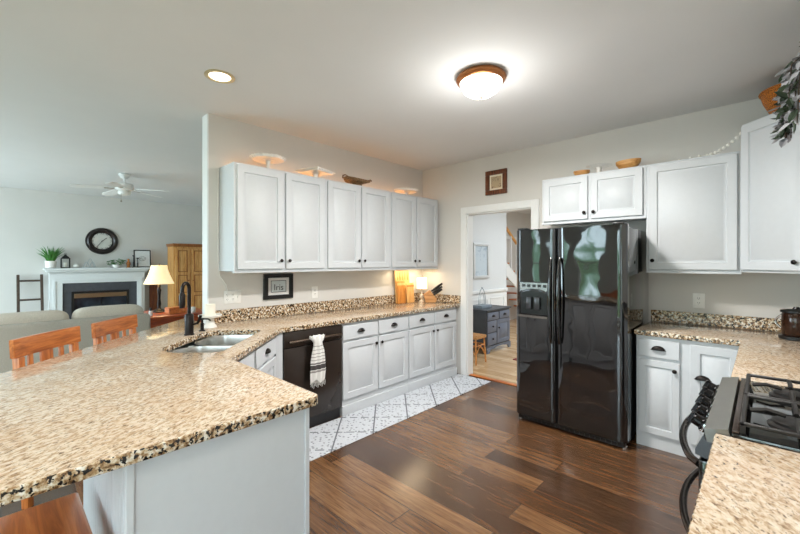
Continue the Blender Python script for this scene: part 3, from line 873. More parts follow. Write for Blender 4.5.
# ================================================================== WALL FITTINGS
def plate(label, loc, rotz, w, h, kind, group=None):
    t = thing('wall_plate' if kind != 'outlet' else 'outlet', label, 'outlet' if kind == 'outlet' else 'switch plate', loc, rotz, group)
    b = B(); b.box(-w/2, -.006, -h/2, w/2, 0, h/2, .002); b.obj('cover', PLASTIC, t)
    if kind == 'outlet' or kind == 'mixed':
        xs = [0] if kind == 'outlet' else [-.05, 0]
        for x in xs:
            for z in (-.02, .02):
                b = B(); b.lathe([(.0155, 0), (.0155, .002), (0, .002)], n=18, M=Matrix.Translation((x, -.006, z)) @ Matrix.Rotation(PI/2, 4, 'X')); so = b.obj('socket', PLASTIC, t)
                b = B(); b.box(x-.008, -.0086, z-.002, x-.005, -.0081, z+.008); b.box(x+.005, -.0086, z-.002, x+.008, -.0081, z+.008); b.box(x-.002, -.0086, z-.010, x+.002, -.0081, z-.006); b.obj('slots', BLACK, so, smooth=0)
    if kind == 'mixed':
        b = B(); b.box(.04, -.016, -.012, .052, -.006, .012, .002); b.obj('toggle', PLASTIC, t)
    return t
plate('white triple plate with sockets and a switch at the left end of the wall', (.001, -2.672, 1.135), PI/2, .155, .115, 'mixed')
plate('white outlet on the left wall right of the framed sign', (.001, -1.797, 1.128), PI/2, .078, .125, 'outlet')
plate('white outlet on the back wall right of the refrigerator', (3.093, -.001, 1.12), 0, .082, .125, 'outlet')
b = B(); b.tube([(.006, -2.80, 2.27), (.006, -2.803, 1.9), (.006, -2.80, 1.45), (.008, -2.79, 1.33), (.012, -2.735, 1.25), (.011, -2.722, 1.19), (.016, -2.72, 1.15)], .0045, 6)
tag(b.obj('power_cord', PLASTIC), 'thin white cord running down beside the wall cabinets to the switch plate', 'cord')

# framed sign
t = thing('framed_sign', 'black framed name sign with a pale mat hung under the wall cabinets', 'picture frame', (.001, -2.223, 1.212), PI/2)
fw_, fh_ = .315, .25
b = B()
for a in ((-fw_/2, -fh_/2, fw_/2, -fh_/2+.04), (-fw_/2, fh_/2-.04, fw_/2, fh_/2), (-fw_/2, -fh_/2+.04, -fw_/2+.045, fh_/2-.04), (fw_/2-.045, -fh_/2+.04, fw_/2, fh_/2-.04)):
    b.box(a[0], -.022, a[1], a[2], 0, a[3], .002, 1)
b.obj('frame', BLACK, t, smooth=0)
b = B(); b.box(-.115, -.012, -.087, .115, -.002, .087); b.obj('mat', paint('sign_mat', (214, 212, 210), .7), t, smooth=0)
b = B()
for a in ((-.082, -.058, .082, -.053), (-.082, .053, .082, .058), (-.082, -.053, -.077, .053), (.077, -.053, .082, .053)): b.box(a[0], -.0135, a[1], a[2], -.0121, a[3])
b.obj('inner_border', BLACK, t, smooth=0)
b = B(); b.box(-.0765, -.0132, -.0525, .0765, -.0121, .0525); b.obj('print', paint('sign_print', (196, 204, 206), .6, var=.08, nscale=20), t, smooth=0)
me = text_bm('Iris', .085); b = B(); add_mesh(b, me, Matrix.Translation((0, -.0142, -.012)) @ Matrix.Rotation(PI/2, 4, 'X')); b.obj('lettering', paint('sign_ink', (46, 50, 52), .5), t, smooth=0)

# framed picture above the doorway
t = thing('framed_picture', 'small walnut framed print on the wall above the doorway', 'picture frame', (1.165, -.001, 2.412), 0)
fw_, fh_ = .285, .292
b = B()
for a in ((-fw_/2, -fh_/2, fw_/2, -fh_/2+.055), (-fw_/2, fh_/2-.055, fw_/2, fh_/2), (-fw_/2, -fh_/2+.055, -fw_/2+.055, fh_/2-.055), (fw_/2-.055, -fh_/2+.055, fw_/2, fh_/2-.055)):
    b.box(a[0], -.025, a[1], a[2], 0, a[3], .006, 2)
b.obj('frame', FRAMEW, t)
b = B(); b.box(-.088, -.010, -.091, .088, -.002, .091); b.obj('mat', paint('cream_mat', (232, 222, 200), .7), t, smooth=0)
b = B(); b.box(-.068, -.0115, -.07, .068, -.0101, .07); b.obj('print', art_mat('sepia_print', (186, 164, 132), (66, 54, 46), 22), t, smooth=0)

# ================================================================== COUNTER ITEMS (corner)
def board(name, mat, label, x, y, w, h, tk, tilt=.09, group=None, rz=PI/2, hole=False):
    t = thing(name, label, 'cutting board', (x, y, CZ1+.001), rz, group)
    b = B(); b.box(-w/2, -tk, 0, w/2, 0, h, .005, M=Matrix.Rotation(-tilt, 4, 'X')); o = b.obj('board', mat, t)
    return t, o
t, o = board('cutting_board', BAMBOO, 'tallest bamboo board at the back, with dark slots cut through its top', .062, -.475, .27, .425, .018, .07)
b = B()
for k in range(5): b.box(-.105+k*.048, -.0195, .30, -.090+k*.048, -.0182, .405, M=Matrix.Rotation(-.07, 4, 'X'))
b.obj('slots', BAMBOOD, o, smooth=0)
t, o = board('cutting_board', BAMBOOD, 'darker bamboo board leaning in front at the left', .098, -.545, .145, .29, .016, .07)
b = B(); b.box(-.0725, -.0172, .235, .0725, -.0165, .262, M=Matrix.Rotation(-.07, 4, 'X')); b.obj('end_band', BAMBOO, o, smooth=0)
t, o = board('cutting_board', BAMBOO, 'pale smaller bamboo board leaning in front at the right', .120, -.392, .14, .262, .016, .07)
b = B(); b.box(-.07, -.0172, .21, .07, -.0165, .236, M=Matrix.Rotation(-.07, 4, 'X')); b.obj('end_band', BAMBOOD, o, smooth=0)
# small lamp
lx, ly = .125, -.165
t = thing('accent_lamp', 'small lit lamp with a square white shade in the kitchen corner', 'lamp', (lx, ly, CZ1+.001), .76)
b = B(); b.lathe([(.045, 0), (.045, .012), (.02, .02), (.014, .035), (.03, .05), (.036, .072), (.03, .095), (.012, .11), (.02, .118), (.008, .13), (.008, .175)], n=20); b.obj('base', paint('crystal_base', (220, 210, 196), .12, .3), t)
b = B(); b.prism([(-.068, -.068), (.068, -.068), (.068, .068), (-.068, .068)], .175, .325, .003)
b.obj('lamp_shade', paint('lit_shade', (255, 232, 196), .8, emit=1.1, ecol=(255, 226, 186)), t, smooth=0)
# knife block and knives
kx_, ky_ = .27, -.17
ka = math.radians(0)
t = thing('knife_block', 'tan wooden knife block at the end of the granite counter', 'knife block', (kx_, ky_, CZ1+.001), .76)
# local x: leans right (camera right)
b = B(); b.prism([(-.055, 0), (.075, 0), (.085, .05), (.0, .165), (-.085, .105)], -.05, .05, .004, M=Matrix.Rotation(PI/2, 4, 'X')); b.obj('block', wood('block_wood', (150, 100, 56), (186, 136, 84), (206, 160, 108), 'X', 1.5, .4), t)
ax = Vector((.66, 0, .75)).normalized()
nrm = Vector((-.75, 0, .66))
kn = 0
kl = ['knife with the longest black handle, highest in the knife block', 'black-handled knife second from the top of the knife block', 'black-handled knife in the middle of the knife block', 'black-handled knife low at the front of the knife block', 'short black-handled knife at the back of the knife block', 'black-handled knife lowest at the right of the knife block']
for (o1, yy, ln) in ((.045, -.02, .18), (.045, .02, .15), (.015, -.025, .155), (-.015, -.02, .135), (.015, .025, .13), (-.015, .022, .12)):
    # slots on the sloping face between (.085,.05) and (0,.165)
    base = Vector((.0425, 0, .1075)) + Vector((-.085, 0, .115)).normalized()*o1 + Vector((0, yy, 0))
    nn = Vector((.115, 0, .085)).normalized()
    k = thing('kitchen_knife', kl[kn], 'knife', (kx_, ky_, CZ1+.001), .76, 'knives in the block'); kn += 1
    b = B(); p0 = base+nn*.004; p1 = base+nn*(ln*.5); p2 = base+nn*ln
    b.tube([p0, p1, p2], [.010, .013, .014], 8); b.obj('handle', BLACK, k)
    b = B(); b.tube([base+nn*.001, base+nn*.004], .010, 8); b.tube([p2, p2+nn*.004], .0145, 8); b.obj('bolster', CHROME, k)
# coffee carafe by the right edge
t = thing('coffee_maker', 'dark countertop carafe with a looped chrome handle in the right corner', 'coffee maker', (3.66, -.33, CZ1+.001), 0)
b = B(); b.lathe([(.085, 0), (.09, .004), (.09, .022), (.075, .026), (0, .026)], n=28); b.obj('base', BLACK, t)
b = B(); b.lathe([(.07, .0275), (.076, .04), (.076, .17), (.07, .185), (0, .185)], n=28); b.obj('body', paint('amber_glass', (54, 34, 24), .08, .2, var=.2), t)
b = B(); b.lathe([(.082, .186), (.082, .2), (.07, .205), (.02, .21), (.014, .225), (0, .227)], n=28); b.obj('lid', BLACK, t)
b = B(); dv = Vector((-.75, .55, 0)).normalized()
b.tube([tuple(dv*(.07+.055*math.sin(PI*i/12)) + Vector((0, 0, .05+.12*i/12))) for i in range(13)], .0075, 8); b.obj('handle', CHROME, t)

# ================================================================== ON TOP OF THE WALL CABINETS
TOPZ = UZ+UH+.001
def scallop_stand(label, x, y, r, h, mat=WHITE, group='cake stands on the wall cabinets'):
    t = thing('cake_stand', label, 'cake stand', (x, y, TOPZ), 0, group)
    b = B(); b.lathe([(.05, 0), (.05, .006), (.022, .02), (.016, h*.5), (.022, h-.012), (.05, h-.004), (.0, h-.004)], n=20); b.obj('foot', mat, t)
    b = B(); n = 72; rr = []
    for k, (q, z) in enumerate(((.02, h-.003), (r*.9, h-.002), (r, h+.018), (r*.985, h+.022), (r*.9, h+.006), (.02, h+.004))):
        rr.append(b.ring([((q+(.008*math.cos(12*2*PI*i/n*2) if k in (2, 3) else 0))*math.cos(2*PI*i/n), (q+(.008*math.cos(12*2*PI*i/n*2) if k in (2, 3) else 0))*math.sin(2*PI*i/n), z) for i in range(n)]))
    for p, q in zip(rr, rr[1:]): b.bridge(p, q)
    b.bm.faces.new(rr[0][::-1]); b.bm.faces.new(rr[-1])
    b.obj('plate', mat, t); return t
scallop_stand('large round white scalloped cake stand nearest the open wall end', .20, -2.43, .155, .10)
t = thing('cake_stand', 'square white cake stand, second along the top of the left cabinets', 'cake stand', (.20, -1.92, TOPZ), .3, 'cake stands on the wall cabinets')
b = B(); b.lathe([(.05, 0), (.05, .006), (.025, .02), (.025, .05), (.05, .062), (0, .062)], n=20); b.obj('foot', WHITE, t)
b = B(); b.prism([(-.13, -.13), (.13, -.13), (.13, .13), (-.13, .13)], .0625, .075, .004); b.prism([(-.145, -.145), (.145, -.145), (.145, .145), (-.145, .145)], .075, .088, .004); b.obj('plate', WHITE, t)
t = thing('wicker_tray', 'footed brown woven tray, third along the top of the left cabinets', 'tray', (.19, -1.36, TOPZ), PI/2)
b = B()
pr_ = []
n = 40
rings = []
for (q, z) in ((.06, 0), (.05, .03), (.06, .055), (.14, .062), (.152, .085), (.146, .088), (.12, .07), (.0, .07)):
    if q == 0: continue
    rings.append(b.ring([(q*1.15*math.cos(2*PI*i/n), q*.8*math.sin(2*PI*i/n), z+(.012*math.cos(2*2*PI*i/n) if z > .04 else 0)) for i in range(n)]))
for p, q in zip(rings, rings[1:]): b.bridge(p, q)
b.bm.faces.new(rings[0][::-1]); b.bm.faces.new(rings[-1])
b.obj('tray', wicker('wicker_tray_weave', (92, 66, 42), (170, 136, 98)), t)
b = B()
for s in (-1, 1): b.tube([(s*.168, -.05, .09), (s*.185, -.02, .11), (s*.185, .02, .11), (s*.168, .05, .09)], .007, 6)
b.obj('handle', wicker('wicker_handle', (92, 66, 42), (150, 116, 78)), t)
scallop_stand('small round white cake stand closest to the kitchen corner', .20, -.56, .15, .06)
# on the refrigerator cabinet
t = thing('footed_platter', 'clear glass platter on a white foot above the refrigerator', 'platter', (2.36, -.20, TOPZ), 0)
b = B(); b.lathe([(.04, 0), (.04, .006), (.022, .02), (.022, .055), (.03, .065), (0, .065)], n=20); b.obj('foot', WHITE, t)
b = B(); b.lathe([(.03, .066), (.10, .070), (.115, .078), (.112, .081), (.10, .075), (0, .07)], n=32); b.obj('plate', GLASS, t)
GOUR = wood('carved_gourd', (160, 100, 48), (204, 148, 84), (224, 178, 116), 'X', 1.5, .45)
def gourd(label, x, y, s, rz):
    t = thing('wooden_bowl', label, 'bowl', (x, y, TOPZ), rz, 'wooden bowls above the refrigerator')
    b = B(); n = 28; rr = []
    for q, z in ((.03, 0), (.07, .012), (.10, .04), (.105, .062), (.098, .062), (.085, .035), (.03, .016)):
        rr.append(b.ring([(q*s*1.2*math.cos(2*PI*i/n), q*s*.75*math.sin(2*PI*i/n), z*s*1.6) for i in range(n)]))
    for p, q in zip(rr, rr[1:]): b.bridge(p, q)
    b.bm.faces.new(rr[0][::-1]); b.bm.faces.new(rr[-1]); b.obj('shell', GOUR, t)
gourd('small tan wooden bowl left of the footed platter', 2.20, -.19, .6, .2)
gourd('larger tan wooden bowl right of the footed platter', 2.605, -.2, .85, -.2)
# bead garland
b = B(); P0, P1 = Vector((3.17, -.25, TOPZ+.014)), Vector((3.372, -.25, 2.43))
pts = [Vector((2.98, -.2, TOPZ+.014)), Vector((3.06, -.23, TOPZ+.014)), Vector((3.12, -.25, TOPZ+.016))]
for i in range(9):
    u = i/8; p = P0.lerp(P1, u); p.z -= .025*math.sin(PI*u); pts.append(p)
for p in pts: b.sphere(p, .0125, u=10, v=8)
b.tube(pts, .002, 5)
tag(b.obj('bead_garland', paint('white_beads', (244, 240, 232), .35)), 'string of white wooden beads draped from the corner cabinet', 'garland')
# basket on the corner cabinet
t = thing('wicker_basket', 'orange woven basket lying tilted on top of the tall corner cabinet', 'basket', (3.64, -.40, TZ1+.001), 0)
ORW = wicker('orange_wicker', (130, 62, 14), (226, 138, 44))
b = B(); M = Matrix.Translation((0, 0, .1))
b.lathe([(.085, -.095), (.11, -.09), (.15, 0), (.165, .06), (.158, .06), (.14, 0), (.1, -.08), (0, -.08)], n=32, M=M); b.obj('bowl', ORW, t)
b = B()
ring = [M @ Vector((.162*math.cos(2*PI*i/32), .162*math.sin(2*PI*i/32), .062)) for i in range(33)]
b.tube(ring, .011, 6, cap=False); b.obj('rim', ORW, t)
# trailing vine on the wall cabinet over the stove side
upper('white wall cabinet on the right side wall, carrying the trailing vine', (X1-UD-.002, -.668, UZ), -PI/2, 1.13, UH, UD, 2, 'wall cabinets on the right side wall')
vx, vy = 3.84, -1.27
t = thing('trailing_vine', 'bushy vine with dark and silvery leaves spilling down at the upper right corner', 'plant', (vx, vy, TOPZ), 0)
b = B(); b.lathe([(.06, 0), (.08, .02), (.095, .14), (.087, .14), (.07, .03), (0, .02)], n=20); b.obj('pot', paint('dark_pot', (60, 54, 50), .5), t)
rnd = random.Random(3)
bs = B(); bl = {0: B(), 1: B(), 2: B()}
def leaf(b, p, d, nrm, ln, wd):
    d = d.normalized(); s_ = d.cross(nrm).normalized(); up = s_.cross(d).normalized()
    pts = [p, p+d*ln*.35+s_*wd+up*.004, p+d*ln*.7+s_*wd*.8-up*.004, p+d*ln-up*.012, p+d*ln*.7-s_*wd*.8-up*.004, p+d*ln*.35-s_*wd+up*.004]
    c1 = p+d*ln*.35-up*.005; c2 = p+d*ln*.7-up*.012
    v = [b.bm.verts.new(q) for q in pts+[c1, c2]]
    for f in ((0, 1, 6), (1, 2, 7, 6), (2, 3, 7), (3, 4, 7), (4, 5, 6, 7), (5, 0, 6)): b.bm.faces.new([v[i] for i in f])
for k in range(26):
    a = PI + rnd.uniform(-1.2, 1.0)
    o0 = Vector((0, 0, .13)); dx_, dy_ = math.cos(a), math.sin(a)
    rad = rnd.uniform(.20, .26); top = rnd.uniform(.16, .36)
    path = [o0, o0+Vector((dx_*.07, dy_*.1, top*.6)), o0+Vector((dx_*.15, dy_*.17, top*.75))]
    if k % 3: path += [Vector((-rad, dy_*.22, .16)), Vector((-rad-.01, dy_*.24, .0)), Vector((-rad-.015, dy_*.24, -rnd.uniform(.04, .16)))]
    bs.tube(path, .003, 5)
    for s_ in range(len(path)-1):
        for m in range(6):
            p = path[s_].lerp(path[s_+1], (m+rnd.random())/6)
            d = Vector((rnd.uniform(-1, .2), rnd.uniform(-1, 1), rnd.uniform(-1.2, .3)))
            leaf(bl[rnd.choice((0, 0, 1, 1, 1) if p.z < .3 else (0, 2, 2, 1))], p, d, Vector((rnd.uniform(-1, 0), rnd.uniform(-1, .2), rnd.uniform(.1, 1))), rnd.uniform(.05, .08), rnd.uniform(.014, .02))
bs.obj('stem', DARKW, t)
stuff(bl[0].obj('dark_leaves', DGREEN, t)); stuff(bl[1].obj('silver_leaves', GLEAF, t)); stuff(bl[2].obj('olive_leaves', paint('olive_leaf', (120, 122, 62), .5, var=.3), t))

# warm strip lights lying behind the cake stands and below the corner cabinet
def strip(name, label, loc, rotz, ln, parent=None):
    t = thing(name, label, 'light strip', loc, rotz)
    b = B(); b.tube([(-ln/2, 0, .008), (ln/2, 0, .008)], .005, 8); b.obj('tube', paint('warm_strip', (255, 214, 160), .5, emit=11, ecol=(255, 178, 105)), t)
    return t
strip('light_strip', 'thin warm light strip lying on the left wall cabinets behind the cake stands', (.045, -1.42, TOPZ), PI/2, 2.6)
area('undercabinet_light', (.17, -.42, UZ-.016), (0, 0, 0), .16, .6, 3.2, (1, .82, .55))

# ================================================================== CEILING LIGHTS
cx_, cy_ = 2.07, -1.83
t = thing('ceiling_light', 'round flush ceiling light with a bronze rim and white glass bowl', 'ceiling light', (cx_, cy_, CEIL), 0)
b = B(); b.lathe([(.10, -.001), (.155, -.001), (.168, -.012), (.172, -.028), (.165, -.04), (.150, -.05), (.145, -.05), (.14, -.02), (.1, -.02)], n=40, closed=True); b.obj('rim', paint('copper_bronze', (164, 106, 62), .28, .75), t)
b = B(); b.lathe([(.146, -.048), (.142, -.07), (.12, -.105), (.08, -.132), (.03, -.146), (0, -.148)], n=40); b.obj('glass_bowl', paint('lit_glass', (255, 250, 240), .4, emit=2.6, ecol=(255, 246, 232)), t)
b = B(); b.lathe([(.012, -.146), (.014, -.155), (.008, -.165), (0, -.168)], n=16); b.obj('finial', paint('pewter', (150, 146, 140), .3, .9), t)
pl = bpy.data.lights.new('flush_lamp', 'AREA'); pl.shape = 'DISK'; pl.size = .28; pl.energy = 66; pl.color = (1, .98, .95)
po = bpy.data.objects.new('flush_lamp', pl); po.location = (cx_, cy_, CEIL-.175); COL.objects.link(po)
pg = bpy.data.lights.new('flush_glow', 'POINT'); pg.energy = 11; pg.color = (1, .98, .95); pg.shadow_soft_size = .14
pq = bpy.data.objects.new('flush_glow', pg); pq.location = (cx_, cy_, CEIL-.36); COL.objects.link(pq)
rx_, ry_ = .747, -3.075
t = thing('recessed_light', 'small recessed ceiling downlight with a bright bulb', 'ceiling light', (rx_, ry_, CEIL), 0)
b = B(); b.lathe([(.098, -.0005), (.098, -.006), (.082, -.010), (.072, -.006), (.070, -.0005)], n=36, closed=True); b.obj('trim_ring', paint('gold_ring', (214, 198, 160), .35, .4), t)
b = B(); b.lathe([(.069, -.001), (.06, -.008), (.03, -.016), (0, -.018)], n=30); b.obj('bulb', paint('lit_bulb', (255, 250, 238), .4, emit=4, ecol=(255, 240, 215)), t)
sl = bpy.data.lights.new('downlight', 'SPOT'); sl.energy = 13; sl.color = WARM; sl.spot_size = 2.4; sl.spot_blend = .8; sl.shadow_soft_size = .06
so_ = bpy.data.objects.new('downlight', sl); so_.location = (rx_, ry_, CEIL-.03); COL.objects.link(so_)

# ================================================================== BAR STOOLS
def stool(label, loc, rotz):
    # seat centre at origin, faces -y in its own frame is the back: the back stands at y=-.20
    t = thing('bar_stool', label, 'bar stool', loc, rotz, 'oak counter stools')
    SZ = .62
    b = B(); b.box(-.225, -.20, SZ-.035, .225, .215, SZ, .012, 3); b.obj('seat', STOOLW, t)
    for s in (-1, 1):
        b = B(); b.tube([(s*.185, .17, SZ-.036), (s*.20, .19, 0)], [.02, .017], 8); b.obj('leg', STOOLZ, t)
        b = B(); b.box(s*.205-.02, -.02, 0, s*.205+.02, .02, .8895, .004, M=Matrix.Translation((0, -.225, 0)) @ Matrix.Rotation(.06, 4, 'X')); b.obj('leg', STOOLZ, t)
    b = B(); b.box(-.17, .165, .19, .17, .185, .225, .004); b.box(-.18, -.21, .24, .18, -.19, .27, .004); b.obj('footrest', STOOLW, t)
    b = B(); b.box(-.19, -.19, SZ-.08, .19, .18, SZ-.036, .002); b.obj('apron', STOOLW, t)
    M = Matrix.Translation((0, -.225, 0)) @ Matrix.Rotation(.06, 4, 'X')
    b = B(); n = 10; lo = []; 
    f = [(x_*.248, .020-.022*(1-x_*x_)) for x_ in [-1+2*i/n for i in range(n+1)]]
    ring = [(x, y-.03) for x, y in f] + [(x, y+.0) for x, y in f[::-1]]
    b.prism(ring, .89, 1.0, .003, M=M); b.obj('top_rail', STOOLW, t)
    for x, w_ in ((-.115, .032), (0, .09), (.115, .032)):
        b = B(); b.box(x-w_/2, -.02, SZ+.001, x+w_/2, -.006, .889, .003, M=M); b.obj('back_slat', STOOLZ, t)
    return t
def placed_back(bx, by, rz):   # put the stool so the middle of its top rail is at (bx, by)
    off = Vector((0, -.285, 0)); R = Matrix.Rotation(rz, 3, 'Z') @ off
    return (bx-R.x, by-R.y, 0)
# back mid points along the diagonal edge
for (bx, by, rz, lab) in ((.145, -3.92, -PI/4+.03, 'oak counter stool at the far granite edge nearest the left of the photo'),
                     (-.275, -3.49, -PI/4+.03, 'oak counter stool at the far granite edge, closer to the faucet')):
    stool(lab, placed_back(bx, by, rz), rz)
stool('oak counter stool tucked under the near end of the peninsula with only its seat showing', (1.905, -4.155, 0), 0)

# ================================================================== LIVING ROOM
# sofa: faces the fireplace, back towards the kitchen
t = thing('sofa', 'long grey woven sofa seen from behind beyond the stools', 'sofa', (-1.7, -2.9, 0), 0)
Ls = 2.3
b = B(); b.box(-.18, -Ls, .08, 0, 0, .845, .03, 3); b.obj('back', GREYF, t)
b = B(); b.box(-.92, -Ls+.145, .08, -.181, -.145, .42, .03); b.obj('base', GREYF, t)
for k, y in enumerate((-Ls, -.14)):
    b = B(); b.box(-.92, y, .08, -.181, y+.14, .64, .05, 3); b.obj('arm', GREYF, t)
for x in (-.85, -.08):
    for y in (-Ls+.08, -.08): b = B(); b.lathe([(.025, 0), (.03, .0795), (0, .0795)], (x, y, 0), 10); b.obj('foot', DARKW, t)
def pillow(b, cx, cy, cz, rx, ry, rz, p=.5):
    r = bmesh.ops.create_uvsphere(b.bm, u_segments=32, v_segments=20, radius=1)
    sg = lambda v, e_: math.copysign(abs(v)**e_, v)
    for v in r['verts']:
        v.co = Vector((cx+sg(v.co.x, .75)*rx, cy+sg(v.co.y, p)*ry, cz+sg(v.co.z, p)*rz))
b = B(); b.box(-.9, -Ls+.15, .4215, -.182, -Ls/2-.005, .55, .04, 3); b.obj('seat_cushion', LINEN, t)
b = B(); b.box(-.9, -Ls/2+.005, .4215, -.182, -.15, .55, .04, 3); b.obj('seat_cushion', LINEN, t)
for cy_p, hz in ((-.345, .215), (-1.03, .205), (-1.72, .20)):
    b = B(); pillow(b, -.30, cy_p, .735, .12, .335, hz, .38); b.obj('back_cushion', LINEN, t)

# fireplace
WM = paint('mantel_paint', (226, 228, 227), .4, var=.01)
t = thing('fireplace', 'white mantel fireplace with dark slate surround on the living room wall', 'fireplace', (X0+.001, -2.745, 0))
ww = .71
b = B(); b.box(0, -.82, 1.305, .30, .79, 1.34, .006); b.box(0, -.79, 1.27, .26, .76, 1.3045, .006); b.obj('mantel_shelf', WM, t, smooth=0)
b = B()
for k in range(46): b.box(.205, -.76+k*.033, 1.238, .225, -.76+k*.033+.018, 1.262)
b.obj('dentil_moulding', WM, t, smooth=0)
b = B(); b.box(0, -.745, 1.06, .20, .715, 1.2695, .004); b.box(0, -.745, 0, .20, -.565, 1.0595, .004); b.box(0, .585, 0, .20, .715, 1.0595, .004)
b.box(.2, -.70, 1.10, .215, .67, 1.13, .003); b.box(.2, -.70, 0, .215, -.66, 1.0995, .003); b.box(.2, .63, 0, .215, .67, 1.0995, .003)
b.obj('surround', WM, t, smooth=0)
b = B(); b.box(.0, -.564, .9, .17, .584, 1.059); b.box(0, -.564, 0, .17, -.44, .8995); b.box(0, .45, 0, .17, .584, .8995); b.obj('slate_facing', SLATE, t, smooth=0)
b = B(); b.box(0.01, -.4395, .05, .06, .4495, .8995); b.obj('firebox', paint('firebox_black', (20, 19, 18), .6), t, smooth=0)
b = B(); b.box(.12, -.4395, .05, .178, -.40, .899); b.box(.12, .41, .05, .178, .4495, .899); b.box(.12, -.3995, .86, .178, .4095, .899); b.box(.12, -.3995, .05, .178, .4095, .1); b.obj('door_frame', BLACK, t, smooth=0)
b = B(); b.box(.14, -.3995, .775, .185, .4095, .855, .004); b.obj('vent_hood', paint('brass_vent', (150, 124, 96), .3, .8), t, smooth=0)
b = B(); b.box(.145, -.3995, .101, .15, -.003, .774); b.box(.145, .013, .101, .15, .4095, .774); b.obj('glass_doors', paint('smoked_glass', (44, 50, 58), .06, .1, var=.5, nscale=6), t, smooth=0)
b = B(); b.box(.143, -.0025, .101, .156, .0125, .774); b.obj('door_stile', BLACK, t, smooth=0)
MZ = 1.341
MX = X0+.18
# mantel objects
t = thing('potted_grass', 'spiky green grass plant in a white pot at the left end of the mantel', 'plant', (MX, -3.47, MZ))
b = B(); b.lathe([(.055, 0), (.075, .015), (.08, .1), (.086, .13), (.078, .13), (.07, .10), (0, .1)], n=20); b.obj('pot', WHITE, t)
b = B(); rnd = random.Random(5)
for k in range(90):
    a = rnd.uniform(0, 2*PI); sp_ = rnd.uniform(.02, .17); h = rnd.uniform(.16, .30)
    p0 = Vector((.03*math.cos(a), .03*math.sin(a), .1)); p1 = p0+Vector((sp_*.35*math.cos(a), sp_*.35*math.sin(a), h*.6)); p2 = p0+Vector((sp_*math.cos(a), sp_*math.sin(a), h))
    p2.x = max(p2.x, -.165)
    b.tube([p0, p1, p2], [.007, .006, .001], 4)
stuff(b.obj('blades', GREEN, t))
t = thing('lantern', 'black metal candle lantern on the mantel beside the grass plant', 'lantern', (MX, -3.27, MZ))
b = B(); b.box(-.06, -.065, 0, .06, .065, .015)
for sx in (-1, 1):
    for sy in (-1, 1): b.box(sx*.054-.005, sy*.059-.005, .015, sx*.054+.005, sy*.059+.005, .17)
b.box(-.06, -.065, .17, .06, .065, .18)
b.obj('cage', BLACK, t, smooth=0)
b = B(); b.lathe([(.085, .1805), (.05, .215), (.025, .23), (.02, .25), (0, .255)], n=4, M=Matrix.Rotation(PI/4, 4, 'Z')); b.tube([(0, .02*math.cos(PI*i/8-PI/2)*1.0*0+.02*math.cos(PI*i/8), .25+.02*math.sin(PI*i/8)) for i in range(9)], .003, 5); b.obj('roof', BLACK, t, smooth=0)
b = B(); b.lathe([(.025, .0155), (.025, .10), (0, .1)], n=14); b.obj('candle', paint('candle_white', (240, 236, 224), .5), t)
t = thing('white_ornament', 'small round white ornament on the mantel right of the lantern', 'ornament', (MX, -3.12, MZ))
b = B(); b.sphere((0, 0, .035), .04, .045, .035); b.lathe([(.012, .066), (.016, .075), (.006, .085), (0, .085)], n=12); b.obj('body', WHITE, t)
t = thing('wire_ornament', 'pale wire sculpture on the mantel below the clock', 'ornament', (MX, -2.92, MZ))
b = B(); b.box(-.03, -.12, 0, .03, .12, .012, .003); b.obj('base', paint('pale_ornament', (196, 200, 200), .5), t)
b = B(); b.tube([(0, -.09+.18*i/20, .012+.1*abs(math.sin(PI*i/20*2))) for i in range(21)], .006, 6); b.tube([(0, -.05+.12*i/12, .013+.16*math.sin(PI*i/12)) for i in range(13)], .005, 6); b.obj('wire', paint('pale_wire', (180, 186, 188), .4), t)
t = thing('potted_fern', 'small bushy green plant in a white bowl at the right of the mantel', 'plant', (MX, -2.50, MZ))
b = B(); b.lathe([(.05, 0), (.07, .02), (.075, .06), (.068, .06), (0, .05)], n=18); b.obj('pot', WHITE, t)
b = B()
for k in range(70):
    a = rnd.uniform(0, 2*PI); r_ = rnd.uniform(.02, .11); p = Vector((max(-.14, r_*math.cos(a)), r_*math.sin(a)*1.1, .06+rnd.uniform(.0, .10)))
    leaf(b, p, Vector((math.cos(a), math.sin(a), rnd.uniform(-.2, .6))), Vector((0, 0, 1)), .06, .018)
stuff(b.obj('leaves', GREEN, t))
t = thing('amber_figurine', 'amber brown figurine on the mantel between the fern and the candlesticks', 'figurine', (MX, -2.305, MZ))
b = B(); b.lathe([(.035, 0), (.035, .01), (.022, .03), (.04, .07), (.032, .11), (.014, .13), (.022, .15), (.02, .17), (0, .185)], n=16); b.obj('body', paint('amber_glaze', (176, 112, 58), .25, var=.3), t)
for k, (yy, hh, lab) in enumerate(((-2.225, .22, 'taller black candlestick beside the framed print on the mantel'), (-2.155, .17, 'shorter black candlestick next to the framed print on the mantel'))):
    t = thing('candlestick', lab, 'candlestick', (MX+.03, yy, MZ), 0, 'candlesticks on the mantel')
    b = B(); b.lathe([(.03, 0), (.03, .008), (.01, .02), (.012, hh*.5), (.008, hh*.55), (.008, hh), (.02, hh+.01), (.02, hh+.03), (0, hh+.03)], n=14); b.obj('stem', BLACK, t)
t = thing('framed_print', 'white print in a thin black frame leaning at the right end of the mantel', 'picture frame', (MX-.05, -2.055, MZ+.0015))
M = Matrix.Rotation(-.08, 4, 'Y')
b = B()
for a in ((-.15, 0, .15, .018), (-.15, .342, .15, .36), (-.15, .018, -.132, .342), (.132, .018, .15, .342)): b.box(0, a[0], a[1], .02, a[2], a[3], M=M)
b.obj('frame', BLACK, t, smooth=0)
b = B(); b.box(.006, -.132, .018, .012, .132, .342, M=M); b.obj('print', paint('print_paper', (228, 230, 230), .6), t, smooth=0)
